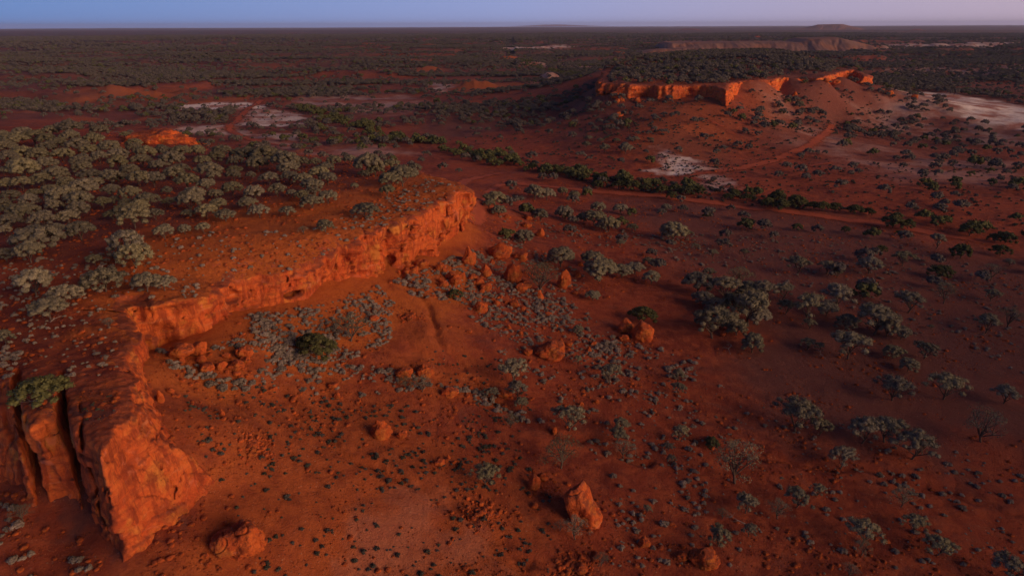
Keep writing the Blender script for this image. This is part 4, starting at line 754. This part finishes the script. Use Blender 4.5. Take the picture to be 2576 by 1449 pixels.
# creek line: dark green trees one can tell apart
CK = [(1440,435,31),(1511,445,37),(1503,462,31),(1555,462,34),(1595,465,36),(1628,470,30),(1664,472,34),(1698,472,34),(1722,480,28),(1757,477,32),(1690,490,26),(1847,482,30),(1830,492,26),(1877,495,28),(1954,494,48),(1965,510,44),(2000,505,44),(2020,512,30),(2045,516,28),(2068,517,34),(1930,508,34),(1410,428,24),(1480,432,22),(1365,425,26),(1340,418,26),(2100,520,30),(2150,524,36),(2185,530,28),(2010,262,22),(1573,372,34),(1510,353,18),(1481,347,18),(1550,352,18),(1600,350,16),(1636,352,16),(1521,372,26),(1475,363,20)]
CK.sort()
for k, (x, y, w_) in enumerate(CK):
    up = y < 400
    tree(x, y, w_, 'mulga' if up else 'green', (('small grey tree on the slope below the far mesa') if up else ('dark green tree of the creek line between the red track and the pale clay pan' if x < 1800 else 'dark green tree of the creek line right of the pale clay pan')), 'small trees below the far mesa' if up else 'dark trees along the creek', foot=.45)
# shrubs that lie in numbers: the 300 that show largest are things, the rest one ground cover
kind('salt', 5, trunk=False, lobes=13, per=26, leaf=.075, lr=.20, mat=LEAFS, rx=.34, flat=.22, z0=.20, core=.8)
kind('tuft', 3, trunk=False, lobes=8, per=30, leaf=.07, lr=.20, mat=LEAFD, rx=.32, flat=.25, z0=.18, core=.6)
S_ = []
def scatter(poly, n, s0, s1, kd, z=None, clump=.0):
    P = np.array([(hit(a, b)[:2] if z is None else at(a, b, z)[:2]) for a, b in poly]); lo = P.min(0); hi = P.max(0); got = 0; tries = 0
    while got < n and tries < 60:
        tries += 1; X = rng.uniform(lo[0], hi[0], 4000); Y = rng.uniform(lo[1], hi[1], 4000); ok = sdist(P, X, Y) > 0
        if clump: ok &= fbm(X / 3.5, Y / 3.5, 4, oct=3) > rng.uniform(-.5, clump, 4000)
        X, Y = X[ok], Y[ok]; m = min(len(X), n - got); got += m
        for x, y in zip(X[:m], Y[:m]): S_.append((x, y, s0 + (s1 - s0) * rng.random() ** 2.2, kd))
D_ = scatter
D_([(600,800),(700,770),(860,730),(930,700),(990,760),(980,860),(900,900),(820,920),(700,900),(620,850)], 760, .26, .82, 'salt', clump=1.0)
D_([(540,830),(640,790),(760,860),(760,930),(640,900),(560,870)], 150, .35, .9, 'salt', clump=.7)
D_([(395,880),(470,905),(560,960),(640,960),(640,1000),(540,985),(430,930)], 55, .45, 1.0, 'salt'); D_([(400,868),(440,860),(560,870),(560,885),(470,878)], 16, .5, 1.0, 'salt')
D_([(980,690),(1110,650),(1240,620),(1300,700),(1440,760),(1560,860),(1500,900),(1280,860),(1120,760),(1000,740)], 1300, .30, .85, 'salt', clump=.9)
D_([(1180,580),(1320,600),(1480,700),(1440,760),(1250,640)], 160, .35, .8, 'salt', clump=.4); D_([(700,880),(900,920),(1080,940),(1100,980),(900,1000),(640,960)], 190, .35, .85, 'salt', clump=.4)
D_([(1090,962),(1200,980),(1290,1040),(1400,1060),(1380,1068),(1270,1050),(1180,998),(1090,975)], 60, .45, .85, 'salt')
D_([(1280,860),(1560,860),(1760,900),(1740,1000),(1400,1000),(1240,900)], 330, .25, .85, 'salt', clump=.9); D_([(1400,1000),(1750,1000),(1800,1300),(1700,1449),(1540,1449),(1520,1200)], 230, .22, .8, 'salt', clump=1.2)
D_([(1750,950),(2576,1150),(2576,1449),(1800,1449),(1700,1200)], 260, .2, .75, 'salt', clump=1.2); D_([(2140,1170),(2500,1190),(2576,1260),(2400,1290),(2200,1240)], 45, .3, .8, 'salt')
D_([(450,1000),(700,960),(1300,1060),(1350,1250),(1100,1230),(500,1180)], 420, .28, .62, 'tuft', clump=.5); D_([(520,1200),(1150,1200),(1400,1250),(1400,1449),(640,1449)], 170, .22, .6, 'tuft', clump=.5)
D_([(1050,880),(1300,900),(1350,1060),(1250,1050),(1100,960)], 90, .25, .5, 'tuft'); D_([(0,1250),(280,1400),(300,1449),(0,1449)], 30, .4, .9, 'salt')
D_([(-40,740),(290,760),(310,830),(280,900),(330,930),(200,960),(40,930),(-40,960)], 150, .25, .62, 'salt', z=17.3); D_([(0,660),(300,640),(560,740),(300,750),(0,760)], 170, .28, .75, 'salt', z=17.5); D_([(380,640),(560,600),(760,600),(900,560),(1000,540),(900,600),(800,650),(600,700),(480,740),(380,720)], 170, .25, .7, 'salt', z=17.3)
D_([(850,560),(1080,450),(1180,478),(1000,560),(930,590)], 150, .3, .75, 'salt', z=17.3); D_([(180,1040),(320,960),(320,1020),(240,1090)], 16, .2, .4, 'tuft', z=17.2)
D_([(0,860),(45,880),(30,960),(0,960)], 22, .4, .7, 'salt', z=17.3); D_([(1200,500),(2200,600),(2576,700),(2576,950),(1900,700),(1500,620),(1250,560)], 900, .25, .8, 'salt', clump=.4)
D_([(1100,350),(1500,300),(2100,400),(2576,420),(2576,600),(1900,490),(1300,430)], 900, .5, 1.4, 'tuft', clump=.5); D_([(440,262),(770,255),(770,350),(420,350)], 500, .6, 1.5, 'tuft', clump=.8); D_([(1655,388),(1860,425),(1860,475),(1650,445)], 160, .4, 1.0, 'tuft', clump=1); D_([(1450,262),(1850,262),(1900,230),(2200,225),(2250,300),(1950,380),(1500,380),(1400,300)], 900, .5, 1.6, 'tuft', clump=.6); D_([(1300,400),(1600,440),(1950,500),(2250,540),(1900,520),(1500,470)], 260, .8, 2.2, 'tuft', clump=.4)
S_ = [s for s in S_ if min(sdist(rimA[:, :2], *s[:2]), 0) >= 0 or True]
SX = np.array([s[0] for s in S_]); SY = np.array([s[1] for s in S_]); SS = np.array([s[2] for s in S_])
onA = sdist(polyA, SX, SY); keep = (onA > .6) | (onA < -1.6); SZ = gz(SX, SY, GZ2)
sx, sy, dep = proj(SX, SY, SZ); keep &= (sx > -40) & (sx < 2620) & (sy < 1480) & (dep > 0); order = np.argsort(-(SS / dep)); order = [i for i in order if keep[i]]
def shrub_zone(x, y):
    if y < 760 and x < 1100 and not (x > 640 and y > 735): return 'dotted over the red plateau top', 'dotted over the plateau'
    if x < 340: return 'dotted over the top of the near cliff block', 'on the near cliff block'
    if x < 700 and y < 1010: return 'among the fallen blocks at the cliff foot', 'among the fallen blocks'
    if x < 1000 and y < 960: return 'in the thick bush patch around the big dark green bush', 'in the thick patch below the cliff'
    if y < 900: return 'on the boulder strewn slope', 'on the boulder slope'
    if x < 1400: return 'on the bare red slope', 'on the bare slope'
    return 'on the dim red plain', 'on the dim plain'
TOP = {'salt': [], 'tuft': []}; REST = {'salt': [], 'tuft': []}
for i in order:
    kd = S_[i][3]; (TOP if len(TOP[kd]) < (290 if kd == 'salt' else 200) else REST)[kd].append(i)
for kd, nm, cat in (('salt', 'saltbush', 'shrub'), ('tuft', 'dark_tuft', 'shrub')):
    for i in TOP[kd]:
        a, g = shrub_zone(sx[i], sy[i]); me_ = random.choice(KIND[kd])[0]; o = link(nm, me_)
        o.location = (SX[i], SY[i], SZ[i] - .05); s = SS[i]; o.scale = (s * random.uniform(.85, 1.2), s * random.uniform(.85, 1.15), s * random.uniform(.75, 1.1)); o.rotation_euler[2] = random.uniform(0, 6.28)
        t = random.uniform(.55, .95); o.color = (t, t, t, 1)
        tag(o, ('small pale grey rounded shrub ' if kd == 'salt' else 'small dark wiry tuft of shrub ') + a, cat, ('pale shrubs ' if kd == 'salt' else 'dark tufts ') + g)

# ---------------------------------------------------------------- ground covers (one object each, geometry nodes)
def cover(name, P, sc_, sources, label):
    me = bpy.data.meshes.new(name); me.vertices.add(len(P)); me.vertices.foreach_set('co', np.asarray(P, np.float32).ravel())
    for nm, v in (('sz', sc_), ('rt', rng.uniform(0, 6.28, len(P))), ('pk', rng.integers(0, len(sources), len(P)).astype(float))):
        a = me.attributes.new(nm, 'FLOAT', 'POINT'); a.data.foreach_set('value', np.asarray(v, np.float32))
    o = link(name, me); ng = bpy.data.node_groups.new(name, 'GeometryNodeTree')
    ng.interface.new_socket('Geometry', in_out='INPUT', socket_type='NodeSocketGeometry'); ng.interface.new_socket('Geometry', in_out='OUTPUT', socket_type='NodeSocketGeometry')
    N = ng.nodes.new; gi = N('NodeGroupInput'); go = N('NodeGroupOutput'); m2p = N('GeometryNodeMeshToPoints'); iop = N('GeometryNodeInstanceOnPoints'); j = N('GeometryNodeJoinGeometry')
    for so in reversed(sources):
        oi = N('GeometryNodeObjectInfo'); oi.inputs['Object'].default_value = so; oi.transform_space = 'ORIGINAL'; oi.inputs['As Instance'].default_value = True
        ng.links.new(oi.outputs['Geometry'], j.inputs[0])
    def attr(nm):
        q = N('GeometryNodeInputNamedAttribute'); q.data_type = 'FLOAT'; q.inputs['Name'].default_value = nm; return q.outputs['Attribute']
    cx = N('ShaderNodeCombineXYZ'); ng.links.new(attr('rt'), cx.inputs[2]); cs = N('ShaderNodeCombineXYZ'); z_ = attr('sz')
    for k in range(3): ng.links.new(z_, cs.inputs[k])
    ng.links.new(gi.outputs[0], m2p.inputs['Mesh']); ng.links.new(m2p.outputs[0], iop.inputs['Points']); ng.links.new(j.outputs[0], iop.inputs['Instance'])
    iop.inputs['Pick Instance'].default_value = True; ng.links.new(attr('pk'), iop.inputs['Instance Index'])
    ng.links.new(cx.outputs[0], iop.inputs['Rotation']); ng.links.new(cs.outputs[0], iop.inputs['Scale']); ng.links.new(iop.outputs[0], go.inputs[0])
    md = o.modifiers.new('cover', 'NODES'); md.node_group = ng; return tag(o, label, kind='stuff')
def src(meshes): return [next(o for o in bpy.data.objects if o.data == m) for m in meshes]
# a few far trees stand as things of their own and lend their shape to the scrub
for k, (cm, tm) in enumerate(KIND['far'] + KIND['fargreen']):
    x, y = [(1660,96),(2240,138),(2360,262),(2400,240),(1100,262),(840,300),(2450,420)][k]; b = hit(x, y); r = bpy.data.objects.new('tree', None); COL.objects.link(r); r.location = b; r.scale = (6, 6, 5.5)
    link('crown', cm, r); link('trunk', tm, r); tag(r, ['lone tree left of the distant mine dump', 'tree at the foot of the distant mine dump', 'tree at the near edge of the wide pale clay pan', 'tree at the far edge of the wide pale clay pan', 'green tree on the flat behind the creek', 'green tree at the head of the creek', 'green tree on the dim plain at the right edge'][k], 'tree')
for kd, nm, lb in (('salt', 'saltbush_cover', 'scattered low pale grey shrubs too many to count'), ('tuft', 'tuft_cover', 'scattered low dark tufts too many to count')):
    I = REST[kd]; 
    if I: cover(nm, np.stack([SX[I], SY[I], SZ[I] - .05], -1), SS[I], src([m for m, _ in KIND[kd]]), lb)
def wild(n, r0, r1, s0, s1, dens):
    r = np.sqrt(rng.uniform(r0 ** 2, r1 ** 2, n)); a = rng.uniform(R(-44), R(44), n); x = r * np.sin(a); y = r * np.cos(a)
    p = dens(x, y) * np.clip(1 - zlook(x, y, zone[..., 0]) * 1.25, .02, 1) * np.clip(1 - zlook(x, y, zone[..., 1]) * 1.05, .04, 1) 
    m = rng.random(n) < p; x, y = x[m], y[m]; return x, y, rng.uniform(s0, s1, len(x))
tracks = [o for o in bpy.data.objects if o.name.startswith('dirt_track')]
TV = np.concatenate([np.array([v.co[:2] for v in o.data.vertices])[6::13] for o in tracks])
creekL = [np.array([at(a, b, -1.2)[:2] for a, b in l]) for l in ([(770,272),(850,305),(930,330),(1000,348),(1080,362),(1150,382),(1230,400),(1300,418),(1380,432),(1500,452)], [(1500,456),(1620,468),(1700,478),(1800,488),(1900,500),(2060,515),(2200,530),(2380,560),(2600,600)], [(2180,450),(2300,470),(2450,455),(2600,470)], [(1300,160),(1420,190),(1560,210)], [(700,355),(860,360),(1000,352)])]
def creek(x, y, w_):
    d = np.full(x.shape, 1e9)
    for L in creekL:
        for a, b in zip(L[:-1], L[1:]):
            e = b - a; t = np.clip(((x - a[0]) * e[0] + (y - a[1]) * e[1]) / (e @ e), 0, 1); d = np.minimum(d, np.hypot(x - a[0] - t * e[0], y - a[1] - t * e[1]))
    return np.exp(-(d / w_) ** 2)
dA = lambda x, y: sdist(polyA, x, y); dB = lambda x, y: sdist(polyB, x, y)
def dens1(x, y):
    n = fbm(x / 75, y / 45, 3, oct=4); r = np.hypot(x, y); base = sstep(.0, .28, n + .12 * sstep(250, 700, r)) * (.07 + .50 * sstep(280, 620, r))
    base = base * np.where((x > 20) & (r < 240), .30, np.where(x < 30, 1.35, .8)) + .035
    db_ = dB(x, y); base = np.maximum(base, .15 * sstep(-70, -25, db_) * (.3 + sstep(-.2, .2, fbm(x / 16, y / 16, 12, oct=3))) * sstep(-4, -9, db_))
    base = np.maximum(base, creek(x, y, 5 + r * .008) * sstep(-.35, .15, fbm(x / 14, y / 14, 2, oct=2)) * np.where(x > 60, .2, .5)); b = dB(x, y); base = np.where(b > 5, np.maximum(.62 * sstep(-.35, .0, fbm(x / 30, y / 30, 8, oct=2)), .2), np.where(b > -4, 0, base))
    return np.where((dA(x, y) > -6), 0, base) * (r > 118)
x, y, s = wild(150000, 118, 700, 2.2, 4.4, lambda x, y: dens1(x, y) * .48); x2, y2, s2 = wild(190000, 700, 1700, 2.8, 5.2, lambda x, y: (.10 + .6 * sstep(-.08, .18, fbm(x / 130, y / 60, 6, oct=4))) * np.where((dB(x, y) > -4), .9, 1))
x3, y3, s3 = wild(150000, 1700, 4200, 5, 9.5, lambda x, y: .14 + .5 * sstep(-.10, .16, fbm(x / 380, y / 140, 6, oct=4)))
x = np.concatenate([x, x2, x3]); y = np.concatenate([y, y2, y3]); s = np.concatenate([s, s2, s3])
ok = np.ones(len(x), bool); nr_ = np.hypot(x, y) < 520
for c in range(0, len(x), 20000):
    q = slice(c, c + 20000); m = nr_[q]
    if m.any():
        d = np.full(m.sum(), 1e9)
        for k in range(0, len(TV), 200): d = np.minimum(d, np.sqrt(((np.stack([x[q][m], y[q][m]], -1)[:, None] - TV[None, k:k + 200]) ** 2).sum(-1)).min(1))
        t = ok[q]; t[np.nonzero(m)[0]] = d > 4.5; ok[q] = t
ind = np.array([o.location[:2] for o in bpy.data.objects if o.type == 'EMPTY'])
x, y, s = x[ok], y[ok], s[ok]; z = gz(x, y) - .05
gr = (creek(x, y, 5 + np.hypot(x, y) * .006) > .5) | (rng.random(len(x)) < .10); P = np.stack([x, y, z], -1)
print('scrub', len(x), gr.sum())
cover('scrub', P[~gr], s[~gr], src([m for m, _ in KIND['far']]), 'grey green scrub spreading over the plain to the horizon')
cover('creek_scrub', P[gr], s[gr] * 1.05, src([m for m, _ in KIND['fargreen']]), 'dark green scrub thick along the dry creek')
# loose stones
st = [link('stone', boulder_mesh('stone', (1, .9, .7), 300 + k, 2, 'round', ROCKB, .6)) for k in range(4)]
for k, o in enumerate(st):
    b = hit(*[(700, 1290), (905, 1130), (1210, 1395), (1010, 1330)][k]); o.location = (b[0], b[1], b[2] + .05); o.scale = (.3, .3, .3); tag(o, ['fist sized loose stone near the hollowed boulder', 'small loose stone on the bare slope left of the tapering boulder', 'small loose stone at the bottom of the crumbly heap', 'small loose stone alone on the smooth pink slope'][k], 'stone')
n = 70000; r = 28 + 172 * rng.random(n) ** 1.25; a = rng.uniform(R(-42), R(42), n); x = r * np.sin(a); y = r * np.cos(a); m = fbm(x / 6, y / 6, 9, oct=4) + .55 * np.exp(-np.clip(-sdist(polyA, x, y), 0, 99) / 6) > rng.uniform(-.15, .55, n); d = sdist(polyA, x, y); m &= (d > .8) | (d < -1.2); x, y = x[m], y[m]
d = d[m]
for o in [o for o in bpy.data.objects if o.name.startswith('boulder')]:
    k = int(6 + 8 * o.dimensions.x); a = rng.uniform(0, 6.28, k); rr_ = o.dimensions.x * (.45 + .5 * rng.random(k) ** 1.5); x = np.append(x, o.location.x + rr_ * np.cos(a)); y = np.append(y, o.location.y + rr_ * np.sin(a) - .3)
cover('rubble', np.stack([x, y, gz(x, y, GZ2) + .03], -1), .075 + .5 * rng.random(len(x)) ** 8 + np.hypot(x, y) * .0004, st, 'loose red stones strewn over the slopes')
# fallen dead wood
for k, (px, py, L, lab) in enumerate([(1835,880,60,'bleached fallen branch under the silvery clump left on the plain'),(2062,893,55,'bleached fallen branch under the silvery clump in the middle of the plain'),(1590,1000,50,'dead grey branch lying on the bushy plain'),(145,805,40,'dead pale branch lying on the plateau top'),(215,1212,30,'thin dead twig lying in the shade of the cliff block'),(1850,1310,50,'pale fallen branch in the shaded bottom corner')]):
    b = hit(px, py); Lm = L / F * proj(*b)[2]; q = np.random.default_rng(k); paths = []
    P = [np.array([-.5, 0, .03]), np.array([-.15, .05, .12]), np.array([.2, -.04, .14]), np.array([.5, .08, .04])]; paths.append((P, .022, .008))
    for _ in range(5): p = P[q.integers(0, 3)]; e = p + np.array([q.uniform(-.1, .35), q.uniform(-.3, .3), q.uniform(.0, .15)]); paths.append(([p, (p + e) / 2 + q.normal(size=3) * .02, e], .011, .003))
    o = link('dead_branch', tubes('dead_branch', paths, DEAD)); o.location = b; o.scale = (Lm,) * 3; o.rotation_euler[2] = q.uniform(0, 6); tag(o, lab, 'branch')
# ---------------------------------------------------------------- the evening air
V = np.array([(sx_, sy_, sz_) for sx_ in (-27000, 27000) for sy_ in (-600, 27500) for sz_ in (-60, 130)], float)
hz = mesh_np('haze', V, np.array([(0, 1, 3, 2), (4, 6, 7, 5), (0, 4, 5, 1), (2, 3, 7, 6), (0, 2, 6, 4), (1, 5, 7, 3)]), smooth=False)
hm = bpy.data.materials.new('air'); hm.use_nodes = True; t = hm.node_tree; t.nodes.clear(); oo = t.nodes.new('ShaderNodeOutputMaterial'); pv = t.nodes.new('ShaderNodeVolumePrincipled')
pv.inputs['Color'].default_value = (.64, .66, 1, 1); pv.inputs['Density'].default_value = 4.0e-5; pv.inputs['Anisotropy'].default_value = .1; t.links.new(pv.outputs[0], oo.inputs['Volume']); hz.materials.append(hm)
tag(link('haze', hz), kind='stuff')
print('objects', len(bpy.data.objects))

# added hill, out of view on the right, placed to shade the low plain
a_ = np.array([74., 10.]); b_ = np.array([150., 118.]); u = np.linspace(0, 1, 160); v = np.linspace(-1, 1, 50); U, Vv = np.meshgrid(u, v); dr = b_ - a_; n_ = np.array([dr[1], -dr[0]]) / np.linalg.norm(dr)
X = a_[0] + dr[0] * U + n_[0] * (Vv + .9) * 26; Y = a_[1] + dr[1] * U + n_[1] * (Vv + .9) * 26; k = sstep(0, .16, U) * sstep(1, .75, U)
Z = -4 + k * (20 * sstep(-1, -.45, Vv + .15 * fbm(X / 9, Y / 9, oct=3)) * sstep(1, .5, Vv)) + fbm(X / 6, Y / 6, 3, oct=4) * 1.0
o = link('hill', mesh_np('hill', np.stack([X, Y, Z], -1).reshape(-1, 3), gridfaces(50, 160), ROCK)); tag(o, kind='structure')
